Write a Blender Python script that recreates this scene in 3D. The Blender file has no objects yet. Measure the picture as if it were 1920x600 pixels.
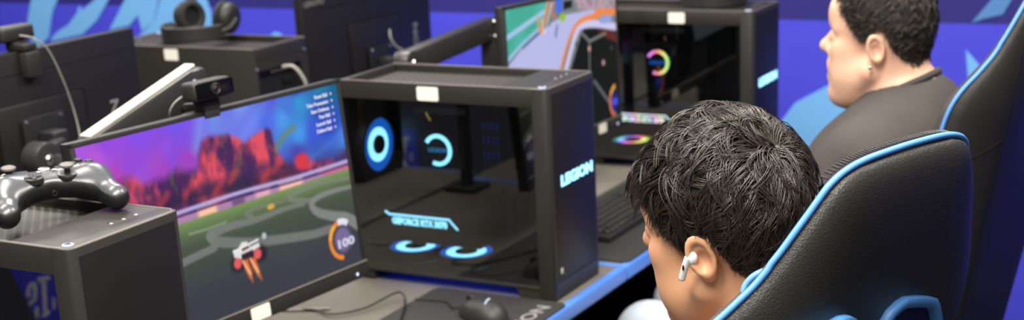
import bpy, bmesh, math, random
import numpy as np
from mathutils import Vector, Matrix, Euler
random.seed(7); RNG = np.random.default_rng(7)
SC = bpy.context.scene
COL = SC.collection
PI = math.pi

def lin(r, g, b):
    def f(c):
        c /= 255.0
        return c / 12.92 if c <= 0.04045 else ((c + 0.055) / 1.055) ** 2.4
    return (f(r), f(g), f(b))

# ------------------------------------------------------------------ materials
def mat(name, rgb, rough=0.5, metal=0.0, bump=None, spec=0.5, sss=0.0, coat=0.0, var=0.0, vscale=8.0):
    m = bpy.data.materials.new(name); m.use_nodes = True
    nt = m.node_tree; b = nt.nodes['Principled BSDF']
    b.inputs['Base Color'].default_value = (*lin(*rgb), 1)
    b.inputs['Roughness'].default_value = rough
    b.inputs['Metallic'].default_value = metal
    b.inputs['Specular IOR Level'].default_value = spec
    if coat: b.inputs['Coat Weight'].default_value = coat; b.inputs['Coat Roughness'].default_value = 0.1
    if sss:
        b.inputs['Subsurface Weight'].default_value = sss
        b.inputs['Subsurface Radius'].default_value = (0.02, 0.008, 0.004)
        b.inputs['Subsurface Scale'].default_value = 0.5
    tc = nt.nodes.new('ShaderNodeTexCoord')
    if var:
        n = nt.nodes.new('ShaderNodeTexNoise'); n.inputs['Scale'].default_value = vscale; n.inputs['Detail'].default_value = 4
        nt.links.new(tc.outputs['Object'], n.inputs['Vector'])
        mx = nt.nodes.new('ShaderNodeMix'); mx.data_type = 'RGBA'; mx.blend_type = 'MULTIPLY'
        mx.inputs['Factor'].default_value = var
        mx.inputs[6].default_value = (*lin(*rgb), 1)
        nt.links.new(n.outputs['Color'], mx.inputs[7]); nt.links.new(mx.outputs[2], b.inputs['Base Color'])
        mx.inputs[7].default_value = (1, 1, 1, 1)
        bw = nt.nodes.new('ShaderNodeMapRange'); bw.inputs[1].default_value = .3; bw.inputs[2].default_value = .7
        bw.inputs[3].default_value = .45; bw.inputs[4].default_value = 1.25
        nt.links.new(n.outputs['Fac'], bw.inputs[0]); nt.links.new(bw.outputs[0], mx.inputs[7])
    if bump:
        kind, scale, strength, dist = bump
        if kind == 'noise':
            t = nt.nodes.new('ShaderNodeTexNoise'); t.inputs['Scale'].default_value = scale; t.inputs['Detail'].default_value = 3; out = t.outputs['Fac']
        else:
            t = nt.nodes.new('ShaderNodeTexVoronoi'); t.inputs['Scale'].default_value = scale; out = t.outputs['Distance']
        nt.links.new(tc.outputs['Object'], t.inputs['Vector'])
        bp = nt.nodes.new('ShaderNodeBump'); bp.inputs['Strength'].default_value = strength; bp.inputs['Distance'].default_value = dist
        nt.links.new(out, bp.inputs['Height']); nt.links.new(bp.outputs['Normal'], b.inputs['Normal'])
    return m

def emit(name, rgb, strength):
    m = bpy.data.materials.new(name); m.use_nodes = True; nt = m.node_tree
    nt.nodes.clear()
    e = nt.nodes.new('ShaderNodeEmission'); o = nt.nodes.new('ShaderNodeOutputMaterial')
    e.inputs['Color'].default_value = (*lin(*rgb), 1); e.inputs['Strength'].default_value = strength
    nt.links.new(e.outputs[0], o.inputs[0]); return m

def emit_rainbow(name, strength, scale, sat):
    m = emit(name, (255, 255, 255), strength); nt = m.node_tree
    tc = nt.nodes.new('ShaderNodeTexCoord'); sp = nt.nodes.new('ShaderNodeSeparateXYZ')
    ad = nt.nodes.new('ShaderNodeMath'); ad.operation = 'MULTIPLY_ADD'; ad.inputs[1].default_value = .7
    mu = nt.nodes.new('ShaderNodeMath'); mu.operation = 'MULTIPLY'; mu.inputs[1].default_value = scale
    fr = nt.nodes.new('ShaderNodeMath'); fr.operation = 'FRACT'
    hs = nt.nodes.new('ShaderNodeCombineColor'); hs.mode = 'HSV'; hs.inputs[1].default_value = sat; hs.inputs[2].default_value = 1
    nt.links.new(tc.outputs['Object'], sp.inputs[0])
    nt.links.new(sp.outputs[2], ad.inputs[0]); nt.links.new(sp.outputs[0], ad.inputs[2])
    nt.links.new(ad.outputs[0], mu.inputs[0]); nt.links.new(mu.outputs[0], fr.inputs[0]); nt.links.new(fr.outputs[0], hs.inputs[0])
    em = [n for n in nt.nodes if n.type == 'EMISSION'][0]
    nt.links.new(hs.outputs[0], em.inputs['Color']); return m

def emit_attr(name, strength=1.0):
    m = emit(name, (255, 255, 255), strength); nt = m.node_tree
    a = nt.nodes.new('ShaderNodeAttribute'); a.attribute_name = 'picture'
    em = [n for n in nt.nodes if n.type == 'EMISSION'][0]
    gl = nt.nodes.new('ShaderNodeBsdfGlossy'); gl.inputs['Roughness'].default_value = .25; gl.inputs['Color'].default_value = (.03, .03, .03, 1)
    ad = nt.nodes.new('ShaderNodeAddShader'); o = [n for n in nt.nodes if n.type == 'OUTPUT_MATERIAL'][0]
    nt.links.new(a.outputs['Color'], em.inputs['Color'])
    nt.links.new(em.outputs[0], ad.inputs[0]); nt.links.new(gl.outputs[0], ad.inputs[1]); nt.links.new(ad.outputs[0], o.inputs[0])
    return m

def glass_mat(name, tint, boost):
    m = bpy.data.materials.new(name); m.use_nodes = True; nt = m.node_tree; nt.nodes.clear()
    o = nt.nodes.new('ShaderNodeOutputMaterial'); mx = nt.nodes.new('ShaderNodeMixShader')
    tr = nt.nodes.new('ShaderNodeBsdfTransparent'); tr.inputs[0].default_value = (tint, tint, tint * 1.02, 1)
    gl = nt.nodes.new('ShaderNodeBsdfGlossy'); gl.inputs['Roughness'].default_value = .015; gl.inputs['Color'].default_value = (.9, .9, .9, 1)
    fr = nt.nodes.new('ShaderNodeFresnel'); fr.inputs['IOR'].default_value = boost
    ge = nt.nodes.new('ShaderNodeNewGeometry'); mu = nt.nodes.new('ShaderNodeMath'); mu.operation = 'MULTIPLY_ADD'; mu.inputs[1].default_value = -1; mu.inputs[2].default_value = 1
    m2 = nt.nodes.new('ShaderNodeMath'); m2.operation = 'MULTIPLY'
    nt.links.new(ge.outputs['Backfacing'], mu.inputs[0]); nt.links.new(mu.outputs[0], m2.inputs[0]); nt.links.new(fr.outputs[0], m2.inputs[1]); nt.links.new(m2.outputs[0], mx.inputs[0]); nt.links.new(tr.outputs[0], mx.inputs[1]); nt.links.new(gl.outputs[0], mx.inputs[2])
    nt.links.new(mx.outputs[0], o.inputs[0]); return m

def grille_mat(name):
    m = mat(name, (62, 60, 57), .5); nt = m.node_tree; b = nt.nodes['Principled BSDF']
    tc = nt.nodes.new('ShaderNodeTexCoord'); mp = nt.nodes.new('ShaderNodeMapping')
    mp.inputs['Scale'].default_value = (85, 85, 85); mp.inputs['Rotation'].default_value = (0, 0, PI / 4)
    ck = nt.nodes.new('ShaderNodeTexVoronoi'); ck.inputs['Scale'].default_value = 1.0; ck.inputs['Randomness'].default_value = 0.0; ck.voronoi_dimensions = '2D'
    nt.links.new(tc.outputs['Object'], mp.inputs[0]); nt.links.new(mp.outputs[0], ck.inputs['Vector'])
    r = nt.nodes.new('ShaderNodeValToRGB'); r.color_ramp.elements[0].position = .40; r.color_ramp.elements[1].position = .47
    r.color_ramp.elements[0].color = (.004, .004, .004, 1); r.color_ramp.elements[1].color = (*lin(84, 79, 73), 1)
    nt.links.new(ck.outputs['Distance'], r.inputs[0]); nt.links.new(r.outputs[0], b.inputs['Base Color'])
    return m

M = {}
M['plastic'] = mat('black_plastic', (40, 39, 38), .5, bump=('noise', 900, .15, .0004))
M['shell'] = mat('monitor_shell', (27, 26, 27), .45, bump=('noise', 900, .15, .0004))
M['case'] = mat('case_paint', (45, 43, 40), .45, bump=('noise', 1200, .12, .0003))
M['face'] = mat('case_front_satin', (25, 24, 24), .46, spec=.3, bump=('noise', 1500, .1, .0003))
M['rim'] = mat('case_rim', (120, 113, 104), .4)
M['dark'] = mat('dark_plastic', (26, 26, 28), .5)
M['void'] = mat('dark_interior', (16, 17, 22), .6)
M['grille'] = grille_mat('top_grille')
M['glass'] = glass_mat('tinted_glass', .70, 2.1)
M['screen_off'] = mat('screen_black', (10, 10, 12), .2)
M['sticker'] = mat('white_sticker', (250, 246, 232), .5)
M['print_dim'] = mat('dim_print', (135, 132, 132), .6)
M['print'] = mat('grey_print', (198, 194, 186), .6)
M['steel'] = mat('steel', (190, 190, 192), .28, metal=1.0)
M['arm_metal'] = mat('arm_paint', (48, 46, 46), .38)
M['arm_lit_top'] = mat('arm_top_highlight', (214, 207, 190), .5)  # pale colour paints the light on the arm's top
M['cable_grey'] = mat('cable_grey', (150, 146, 138), .5)
M['cable_black'] = mat('cable_black', (20, 20, 20), .4)
M['blue_trim'] = mat('blue_edge', (82, 136, 232), .42)
M['blue_pipe'] = mat('blue_piping', (92, 154, 236), .5)
M['blue_plastic'] = mat('blue_plastic', (104, 172, 252), .38)
M['deep_blue'] = mat('deep_blue', (18, 26, 90), .5)
M['leather'] = mat('black_leather', (50, 48, 45), .42, bump=('voronoi', 760, .6, .0010), spec=.7)
M['fabric'] = mat('black_mesh_fabric', (34, 33, 33), .8, bump=('noise', 700, .6, .001))
M['desk'] = mat('desk_top', (112, 106, 98), .5, var=.25, vscale=5, bump=('noise', 400, .15, .0005))
M['desk_dark'] = mat('desk_frame', (22, 22, 23), .5)
M['mat_cloth'] = mat('desk_mat_cloth', (40, 39, 38), .8, bump=('noise', 1500, .4, .0005))
M['skin'] = mat('skin_tan', (226, 168, 128), .48, sss=.12, var=.10, vscale=30)
M['skin2'] = mat('skin_light', (232, 184, 156), .48, sss=.12, var=.08, vscale=30)
M['lip'] = mat('lips', (190, 110, 98), .45)
M['eye'] = mat('eye_white', (225, 222, 218), .2)
M['iris'] = mat('iris_brown', (40, 24, 16), .15)
M['shirt'] = mat('tshirt_charcoal', (68, 62, 60), .85, var=.2, vscale=14, bump=('noise', 26, .35, .006))
M['shirt2'] = mat('tshirt_grey', (86, 84, 84), .85, bump=('noise', 30, .3, .005))
M['jeans'] = mat('jeans_pale', (188, 198, 208), .85, var=.35, vscale=9, bump=('noise', 40, .3, .004))
M['pants'] = mat('trousers_black', (38, 38, 42), .85, bump=('noise', 40, .3, .004))
M['shoe'] = mat('shoe_white', (205, 205, 205), .6)
M['white_gloss'] = mat('white_gloss', (240, 240, 238), .18, coat=.5)
M['pad_body'] = mat('gamepad_body', (74, 76, 80), .26, spec=.6)
M['pad_grip'] = mat('gamepad_grip', (14, 15, 17), .5)
M['pad_grey'] = mat('gamepad_stick', (104, 98, 94), .5)
M['wall_blue'] = mat('wall_blue', (74, 74, 226), .7)
M['wall_navy'] = mat('wall_navy', (42, 38, 128), .7)
M['wall_light'] = mat('wall_light_blue', (122, 190, 252), .7)
M['wall_steel'] = mat('wall_steel_blue', (88, 140, 205), .7)
M['wall_grey'] = mat('wall_grey', (70, 72, 80), .8)
M['carpet'] = mat('carpet_dark', (20, 20, 24), .95, bump=('noise', 300, .5, .003))
M['cyan'] = emit('glow_cyan', (60, 190, 255), 3.2)
M['cyan_dim'] = emit('glow_cyan_dim', (24, 110, 225), 1.3)
M['cyan_hot'] = emit('glow_cyan_hot', (140, 228, 255), 3.4)
M['logo'] = emit('glow_logo', (150, 225, 255), 2.6)
M['logo_dim'] = emit('glow_logo_dim', (60, 150, 215), 1.0)
M['blue_led'] = emit('led_blue', (40, 90, 255), 2.4)
M['memory_glow'] = emit('glow_memory', (16, 50, 150), .35)
M['white_led'] = emit('led_white', (215, 225, 255), 1.6)
M['deep_glow'] = emit('glow_deep_blue', (12, 45, 200), .9)
M['rainbow'] = emit_rainbow('glow_rainbow', 2.4, 9.0, .75)
M['rainbow_dim'] = emit_rainbow('glow_rainbow_dim', .5, 9.0, .85)
M['pastel'] = emit_rainbow('glow_pastel', 2.6, 16.0, .3)
M['picture'] = emit_attr('screen_picture', 1.0)
M['menu'] = emit('screen_text', (235, 235, 245), 1.0)
M['dial_text'] = emit('screen_dial_text', (225, 220, 245), .85)
M['dial_blue'] = emit('screen_dial_blue', (90, 100, 250), .9)

# ------------------------------------------------------------------ mesh helpers
def bm_new(): return bmesh.new()

def xform(verts, mx):
    for v in verts: v.co = mx @ v.co

def box(bm, x0, x1, y0, y1, z0, z1, bev=0.0, seg=2, mi=0):
    r = bmesh.ops.create_cube(bm, size=1.0); vs = r['verts']
    for v in vs:
        v.co = Vector(((x0 + x1) / 2 + v.co.x * (x1 - x0), (y0 + y1) / 2 + v.co.y * (y1 - y0), (z0 + z1) / 2 + v.co.z * (z1 - z0)))
    fs = list({f for v in vs for f in v.link_faces})
    for f in fs: f.material_index = mi
    if bev > 0:
        es = list({e for v in vs for e in v.link_edges})
        rb = bmesh.ops.bevel(bm, geom=es, offset=bev, segments=seg, profile=.5, affect='EDGES')
        for f in rb['faces']: f.material_index = mi
    return vs

def sub(bm, bm2, mx=None, mi=None):
    if mx is not None: bmesh.ops.transform(bm2, matrix=mx, verts=bm2.verts)
    me = bpy.data.meshes.new('t'); bm2.to_mesh(me); bm2.free()
    n = len(bm.faces)
    bm.from_mesh(me); bpy.data.meshes.remove(me)
    if mi is not None:
        bm.faces.ensure_lookup_table()
        for f in bm.faces[n:]: f.material_index = mi

def prism(bm, pts, axis, a, b, bev=0.0, mi=0):
    """closed polygon extruded along axis (0,1,2) from a to b; pts are the two other coordinates in cyclic order."""
    def P(u, v, w):
        return ((w, u, v), (u, w, v), (u, v, w))[axis]
    t = bmesh.new()
    va = [t.verts.new(P(u, v, a)) for u, v in pts]; vb = [t.verts.new(P(u, v, b)) for u, v in pts]
    t.faces.new(va); t.faces.new(vb[::-1])
    n = len(pts)
    for i in range(n): t.faces.new((va[i], vb[i], vb[(i + 1) % n], va[(i + 1) % n]))
    bmesh.ops.recalc_face_normals(t, faces=t.faces)
    if bev:
        es = [e for e in t.edges if len(e.link_faces) == 2 and e.calc_face_angle(0) > .6]
        bmesh.ops.bevel(t, geom=es, offset=bev, segments=2, profile=.5, affect='EDGES')
    sub(bm, t, mi=mi)

def round_rect(x0, x1, y0, y1, r, n=5, corners=(1, 1, 1, 1)):
    """corner order: x1y1, x0y1, x0y0, x1y0"""
    out = []
    for (cx, cy, a0, on) in ((x1, y1, 0, corners[0]), (x0, y1, 90, corners[1]), (x0, y0, 180, corners[2]), (x1, y0, 270, corners[3])):
        if not on: out.append((cx, cy)); continue
        ox = cx - r if cx == x1 else cx + r; oy = cy - r if cy == y1 else cy + r
        for i in range(n + 1):
            a = math.radians(a0 + 90 * i / n); out.append((ox + r * math.cos(a), oy + r * math.sin(a)))
    return out

def cyl(bm, c, axis, r, h, seg=24, r2=None, bev=0.0, mi=0):
    t = bmesh.new()
    bmesh.ops.create_cone(t, cap_ends=True, segments=seg, radius1=r, radius2=r if r2 is None else r2, depth=h)
    if bev:
        es = [e for e in t.edges if len(e.link_faces) == 2 and e.calc_face_angle(0) > .8]
        bmesh.ops.bevel(t, geom=es, offset=bev, segments=2, profile=.5, affect='EDGES')
    q = Vector((0, 0, 1)).rotation_difference(Vector(axis)).to_matrix().to_4x4()
    sub(bm, t, Matrix.Translation(c) @ q, mi)

def ring(bm, c, axis, r0, r1, h, seg=48, a0=0.0, a1=2 * PI, up=None, mi=0):
    """flat annulus (or arc) of thickness h, centred on c"""
    t = bmesh.new(); full = abs(a1 - a0) > 2 * PI - 1e-3; n = seg
    L = []
    for i in range(n + (0 if full else 1)):
        a = a0 + (a1 - a0) * i / n
        ca, sa = math.cos(a), math.sin(a)
        L.append([t.verts.new((r * ca, r * sa, z)) for r, z in ((r0, -h / 2), (r1, -h / 2), (r1, h / 2), (r0, h / 2))])
    m = len(L)
    for i in range(n if full else n):
        A = L[i]; B = L[(i + 1) % m]
        for k in range(4): t.faces.new((A[k], B[k], B[(k + 1) % 4], A[(k + 1) % 4]))
    if not full: t.faces.new(L[0]); t.faces.new(L[-1][::-1])
    bmesh.ops.recalc_face_normals(t, faces=t.faces)
    q = Vector((0, 0, 1)).rotation_difference(Vector(axis)).to_matrix().to_4x4()
    sub(bm, t, Matrix.Translation(c) @ q, mi)

def smooth_path(pts, n=8, closed=False):
    P = [np.array(p, float) for p in pts]; out = []
    N = len(P)
    for i in range(N if closed else N - 1):
        if closed: p0, p1, p2, p3 = P[i - 1], P[i], P[(i + 1) % N], P[(i + 2) % N]
        else: p0, p1, p2, p3 = P[max(i - 1, 0)], P[i], P[i + 1], P[min(i + 2, N - 1)]
        for k in range(n):
            t = k / n
            out.append(.5 * (2 * p1 + (p2 - p0) * t + (2 * p0 - 5 * p1 + 4 * p2 - p3) * t * t + (3 * p1 - p0 - 3 * p2 + p3) * t ** 3))
    if not closed: out.append(P[-1])
    return out

def tube(bm, pts, r, seg=8, closed=False, mi=0, taper=None):
    pts = [Vector(p) for p in pts]; n = len(pts); rings = []
    up = Vector((0, 0, 1)); prev = None
    for i, p in enumerate(pts):
        a = pts[(i - 1) % n] if closed or i > 0 else p; b = pts[(i + 1) % n] if closed or i < n - 1 else p
        t = (b - a).normalized() if (b - a).length > 1e-9 else up
        if prev is None:
            s = t.cross(up)
            if s.length < 1e-3: s = t.cross(Vector((1, 0, 0)))
        else:
            s = prev - t * prev.dot(t)
            if s.length < 1e-6: s = t.cross(up)
        s.normalize(); prev = s; u = s.cross(t)
        rr = r if taper is None else r * taper[i]
        rings.append([bm.verts.new(p + (s * math.cos(2 * PI * k / seg) + u * math.sin(2 * PI * k / seg)) * rr) for k in range(seg)])
    for i in range(n if closed else n - 1):
        A, B = rings[i], rings[(i + 1) % n]
        for k in range(seg):
            f = bm.faces.new((A[k], A[(k + 1) % seg], B[(k + 1) % seg], B[k])); f.material_index = mi
    if not closed:
        bm.faces.new(rings[0][::-1]).material_index = mi; bm.faces.new(rings[-1]).material_index = mi

def lathe(bm, prof, c=(0, 0, 0), axis=(0, 0, 1), seg=32, mi=0):
    t = bmesh.new(); L = []
    for r, z in prof: L.append([t.verts.new((r * math.cos(2 * PI * k / seg), r * math.sin(2 * PI * k / seg), z)) for k in range(seg)])
    for i in range(len(L) - 1):
        for k in range(seg): t.faces.new((L[i][k], L[i][(k + 1) % seg], L[i + 1][(k + 1) % seg], L[i + 1][k]))
    t.faces.new(L[0][::-1]); t.faces.new(L[-1])
    bmesh.ops.remove_doubles(t, verts=t.verts, dist=1e-6); bmesh.ops.recalc_face_normals(t, faces=t.faces)
    q = Vector((0, 0, 1)).rotation_difference(Vector(axis)).to_matrix().to_4x4()
    sub(bm, t, Matrix.Translation(c) @ q, mi)

def ellipsoid(bm, c, r, rot=(0, 0, 0), seg=24, mi=0):
    t = bmesh.new(); bmesh.ops.create_uvsphere(t, u_segments=seg, v_segments=seg // 2, radius=1)
    sub(bm, t, Matrix.Translation(c) @ Euler(rot).to_matrix().to_4x4() @ Matrix.Diagonal((*r, 1)), mi)

def obj(name, bm, m, parent=None, smooth=40, mx=None):
    if isinstance(bm, bmesh.types.BMesh):
        bmesh.ops.recalc_face_normals(bm, faces=bm.faces)
        me = bpy.data.meshes.new(name); bm.to_mesh(me); bm.free()
    else: me = bm; me.name = name
    for x in (m if isinstance(m, (list, tuple)) else [m]): me.materials.append(x)
    if smooth:
        me.polygons.foreach_set('use_smooth', [True] * len(me.polygons))
        if smooth < 180: me.set_sharp_from_angle(angle=math.radians(smooth))
    o = bpy.data.objects.new(name, me); COL.objects.link(o)
    if parent is not None: o.parent = parent
    if mx is not None: o.matrix_local = mx
    return o

def mesh_from(verts, faces, name='m'):
    me = bpy.data.meshes.new(name); me.from_pydata(verts, [], faces); me.update(); return me

def tag(o, label, cat, group=None):
    o['label'] = label; o['category'] = cat
    if group: o['group'] = group
    return o

def thing(name, label, cat, mx=None, group=None):
    o = bpy.data.objects.new(name, None); COL.objects.link(o); o.empty_display_size = .05
    if mx is not None: o.matrix_world = mx
    return tag(o, label, cat, group)

def struct(name, bm, m):
    o = obj(name, bm, m, smooth=0); o['kind'] = 'structure'; return o

def copy_tree(o, mx=None, label=None, group=None, parent=None):
    c = o.copy(); COL.objects.link(c)
    if parent is not None:
        c.parent = parent; c.matrix_parent_inverse = o.matrix_parent_inverse.copy()
    if mx is not None: c.matrix_world = mx
    if label: c['label'] = label
    if group: c['group'] = group
    for ch in [x for x in bpy.data.objects if x.parent == o]: copy_tree(ch, parent=c)
    return c

def place(x, y, z, rz=0.0): return Matrix.Translation((x, y, z)) @ Matrix.Rotation(rz, 4, 'Z')

def basis(o, ex, ey, ez):
    m = Matrix.Identity(4)
    for i in range(3):
        m[i][0] = ex[i]; m[i][1] = ey[i]; m[i][2] = ez[i]; m[i][3] = o[i]
    return m

def text_bm(body, size, depth=.0006, fat=0.0, width=None, height=None, shear=0.0):
    """flat lettering in the XY plane, centred on the origin"""
    cu = bpy.data.curves.new('t', 'FONT'); cu.body = body; cu.size = size; cu.align_x = 'CENTER'; cu.align_y = 'CENTER'
    cu.extrude = depth; cu.offset = fat; cu.shear = shear; cu.resolution_u = 3
    o = bpy.data.objects.new('t', cu); COL.objects.link(o)
    dg = bpy.context.evaluated_depsgraph_get(); me = bpy.data.meshes.new_from_object(o.evaluated_get(dg))
    bpy.data.objects.remove(o); bpy.data.curves.remove(cu)
    bm = bmesh.new(); bm.from_mesh(me); bpy.data.meshes.remove(me)
    xs = [v.co.x for v in bm.verts]; ys = [v.co.y for v in bm.verts]
    cx, cy = (min(xs) + max(xs)) / 2, (min(ys) + max(ys)) / 2
    sx = width / (max(xs) - min(xs)) if width else 1; sy = height / (max(ys) - min(ys)) if height else (sx if width else 1)
    for v in bm.verts: v.co.x = (v.co.x - cx) * sx; v.co.y = (v.co.y - cy) * sy
    return bm

# ------------------------------------------------------------------ implicit shapes (for bodies, hands, gamepad)
class Field:
    def __init__(s, lo, hi, h):
        s.h = h; s.lo = np.array(lo, float); s.n = np.ceil((np.array(hi) - s.lo) / h).astype(int) + 1
        s.F = np.full(s.n, 1.0, np.float32)
    def _slice(s, lo, hi):
        a = np.maximum(np.floor((np.array(lo) - s.lo) / s.h).astype(int), 0); b = np.minimum(np.ceil((np.array(hi) - s.lo) / s.h).astype(int) + 1, s.n)
        return a, b
    def add(s, fn, lo, hi, k=.02, op='u'):
        pad = max(k, 2.5 * s.h) + .004
        a, b = s._slice(np.array(lo) - pad, np.array(hi) + pad)
        if np.any(b <= a): return
        ax = [(s.lo[i] + s.h * np.arange(a[i], b[i])).astype(np.float32) for i in range(3)]
        P = np.stack(np.meshgrid(*ax, indexing='ij'), -1)
        d = fn(P).astype(np.float32)
        V = s.F[a[0]:b[0], a[1]:b[1], a[2]:b[2]]
        if op == 'u':
            hh = np.maximum(k - np.abs(V - d), 0) / k if k > 0 else 0
            V[...] = np.minimum(V, d) - hh * hh * k * .25
        elif op == 's':
            hh = np.maximum(k - np.abs(V + d), 0) / k if k > 0 else 0
            V[...] = np.maximum(V, -d) + hh * hh * k * .25
    def cap(s, a, b, ra, rb, k=.02, op='u'):
        a = np.array(a, np.float32); b = np.array(b, np.float32); ab = b - a; L = float(ab @ ab) + 1e-12
        def fn(P):
            q = P - a; t = np.clip((q @ ab) / L, 0, 1)
            return np.sqrt(((q - t[..., None] * ab) ** 2).sum(-1)) - (ra + (rb - ra) * t)
        R = max(ra, rb); s.add(fn, np.minimum(a, b) - R, np.maximum(a, b) + R, k, op)
    def ell(s, c, r, R=None, k=.02, op='u'):
        c = np.array(c, np.float32); r = np.array(r, np.float32)
        R = np.eye(3, dtype=np.float32) if R is None else np.array(R, np.float32)
        def fn(P):
            q = (P - c) @ R; k0 = np.sqrt(((q / r) ** 2).sum(-1)); k1 = np.sqrt(((q / (r * r)) ** 2).sum(-1)) + 1e-6
            return k0 * (k0 - 1) / k1
        m = float(max(r)); s.add(fn, c - m, c + m, k, op)
    def tor(s, c, R0, r, R, sx=1.0, k=.006, op='u'):
        """ring of radius R0 in the local XY plane (stretched by sx along local Y), tube radius r"""
        c = np.array(c, np.float32); R = np.array(R, np.float32)
        def fn(P):
            q = (P - c) @ R; e = np.sqrt(q[..., 0] ** 2 + (q[..., 1] / sx) ** 2) - R0
            return np.sqrt(e * e + q[..., 2] ** 2) - r
        m = R0 * max(sx, 1) + r; s.add(fn, c - m, c + m, k, op)
    def mesh(s, name='m'):
        F = s.F; neg = F < 0
        c = [neg[i:F.shape[0] - 1 + i, j:F.shape[1] - 1 + j, k:F.shape[2] - 1 + k] for i in (0, 1) for j in (0, 1) for k in (0, 1)]
        any_ = c[0].copy(); all_ = c[0].copy()
        for x in c[1:]: any_ |= x; all_ &= x
        act = any_ & ~all_
        idx = np.argwhere(act); ids = np.full(act.shape, -1, np.int32); ids[act] = np.arange(len(idx))
        val = np.stack([F[idx[:, 0] + i, idx[:, 1] + j, idx[:, 2] + k] for i in (0, 1) for j in (0, 1) for k in (0, 1)], 1)
        cor = np.array([(i, j, k) for i in (0, 1) for j in (0, 1) for k in (0, 1)], float)
        acc = np.zeros((len(idx), 3)); cnt = np.zeros(len(idx))
        for p in range(8):
            for q in range(p + 1, 8):
                if np.abs(cor[p] - cor[q]).sum() != 1: continue
                a, b = val[:, p], val[:, q]; m = (a < 0) != (b < 0)
                t = np.where(m, a / np.where(m, a - b, 1), 0)
                acc[m] += (cor[p] + t[:, None] * (cor[q] - cor[p]))[m]; cnt[m] += 1
        V = s.lo + s.h * (idx + acc / np.maximum(cnt, 1)[:, None])
        quads = []
        for ax in range(3):
            o1, o2 = [(1, 2), (2, 0), (0, 1)][ax]
            A = neg[tuple(slice(0, -1) if d == ax else slice(None) for d in range(3))]; B = neg[tuple(slice(1, None) if d == ax else slice(None) for d in range(3))]
            e = np.argwhere(A != B); sg = A[tuple(e.T)]
            ok = (e[:, o1] > 0) & (e[:, o2] > 0) & (e[:, o1] < F.shape[o1] - 1) & (e[:, o2] < F.shape[o2] - 1)
            e = e[ok]; sg = sg[ok]
            def g(d1, d2):
                f = e.copy(); f[:, o1] -= d1; f[:, o2] -= d2; return ids[tuple(f.T)]
            q = np.stack([g(1, 1), g(0, 1), g(0, 0), g(1, 0)], 1); q[~sg] = q[~sg][:, ::-1]; quads.append(q)
        Q = np.concatenate(quads); return V, Q

def np_mesh(V, Q, name='m'):
    me = bpy.data.meshes.new(name); n = Q.shape[1]
    me.vertices.add(len(V)); me.vertices.foreach_set('co', np.asarray(V, np.float32).ravel())
    me.loops.add(Q.size); me.loops.foreach_set('vertex_index', np.asarray(Q, np.int32).ravel())
    me.polygons.add(len(Q)); me.polygons.foreach_set('loop_start', np.arange(0, Q.size, n, dtype=np.int32))
    me.polygons.foreach_set('loop_total', np.full(len(Q), n, np.int32))
    me.update(calc_edges=True); me.validate(); return me

# ------------------------------------------------------------------ the setting
DESK_Z = 0.75
b = bm_new(); box(b, -5.2, 3.2, -3.2, 2.4, -.05, 0); struct('floor', b, M['carpet'])
b = bm_new()
box(b, -5.2, 3.2, 2.2, 2.35, 0, .998, mi=0); box(b, -5.2, 3.2, 2.2, 2.35, .998, 2.9, mi=1)
ART={'A':[(-3.722,1.032),(-3.553,1.034),(-3.604,0.973),(-3.62,0.94),(-3.655,0.85),(-3.738,0.8),(-3.778,0.846),(-3.773,0.918)],'B':[(-3.25,1.038),(-3.332,1.03),(-3.428,0.972),(-3.443,0.992),(-3.462,0.96),(-3.526,0.907),(-3.59,0.88),(-3.635,0.85),(-3.646,0.831),(-3.447,0.869),(-3.35,0.932)],'C':[(-3.158,1.04),(-2.973,1.042),(-3.026,0.934),(-3.099,0.892),(-3.106,0.959),(-3.168,0.913),(-3.283,0.892),(-3.22,0.964)],'D':[(-2.964,1.042),(-2.827,1.044),(-2.872,0.937),(-2.943,0.9),(-3.03,0.875),(-3.119,0.846),(-3.114,0.873),(-3.019,0.939)],'E':[(-2.781,1.044),(-2.724,1.045),(-2.704,0.974),(-2.711,0.906),(-2.751,0.905),(-2.75,0.984)],'F':[(-2.411,0.889),(-2.387,0.905),(-2.358,0.901),(-2.352,0.886)],'G':[(-0.317,0.593),(-0.221,0.723),(-0.098,0.793),(0.042,0.827),(0.082,0.653),(-0.201,0.302),(-0.334,0.27)],'H':[(0.327,0.917),(0.39,0.849),(0.441,0.859),(0.516,0.925),(0.53,0.896),(0.398,0.748),(0.345,0.77)],'I':[(0.34,1.001),(0.401,1.079),(0.459,1.079),(0.432,1.029),(0.377,1.015)]}
for key, mi in (('A', 2), ('B', 2), ('C', 2), ('D', 2), ('E', 2), ('F', 2), ('G', 2), ('H', 2), ('I', 3)):
    prism(b, ART[key], 1, 2.1975, 2.201, mi=mi)
struct('wall_back', b, [M['wall_blue'], M['wall_navy'], M['wall_light'], M['wall_steel']])
b = bm_new(); box(b, -5.35, -5.2, -3.2, 2.4, 0, 2.9); struct('wall_left', b, M['wall_grey'])
b = bm_new(); box(b, 3.2, 3.35, -3.2, 2.4, 0, 2.9); struct('wall_right', b, M['wall_grey'])
b = bm_new(); box(b, -5.2, 3.2, -3.35, -3.2, 0, 2.9)
prism(b, [(-2.645, .295), (-2.626, .261), (-2.525, .075), (-2.484, 0.0), (-2.40, 0.0), (-2.40, .295)], 1, -3.201, -3.196, mi=1)
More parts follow.
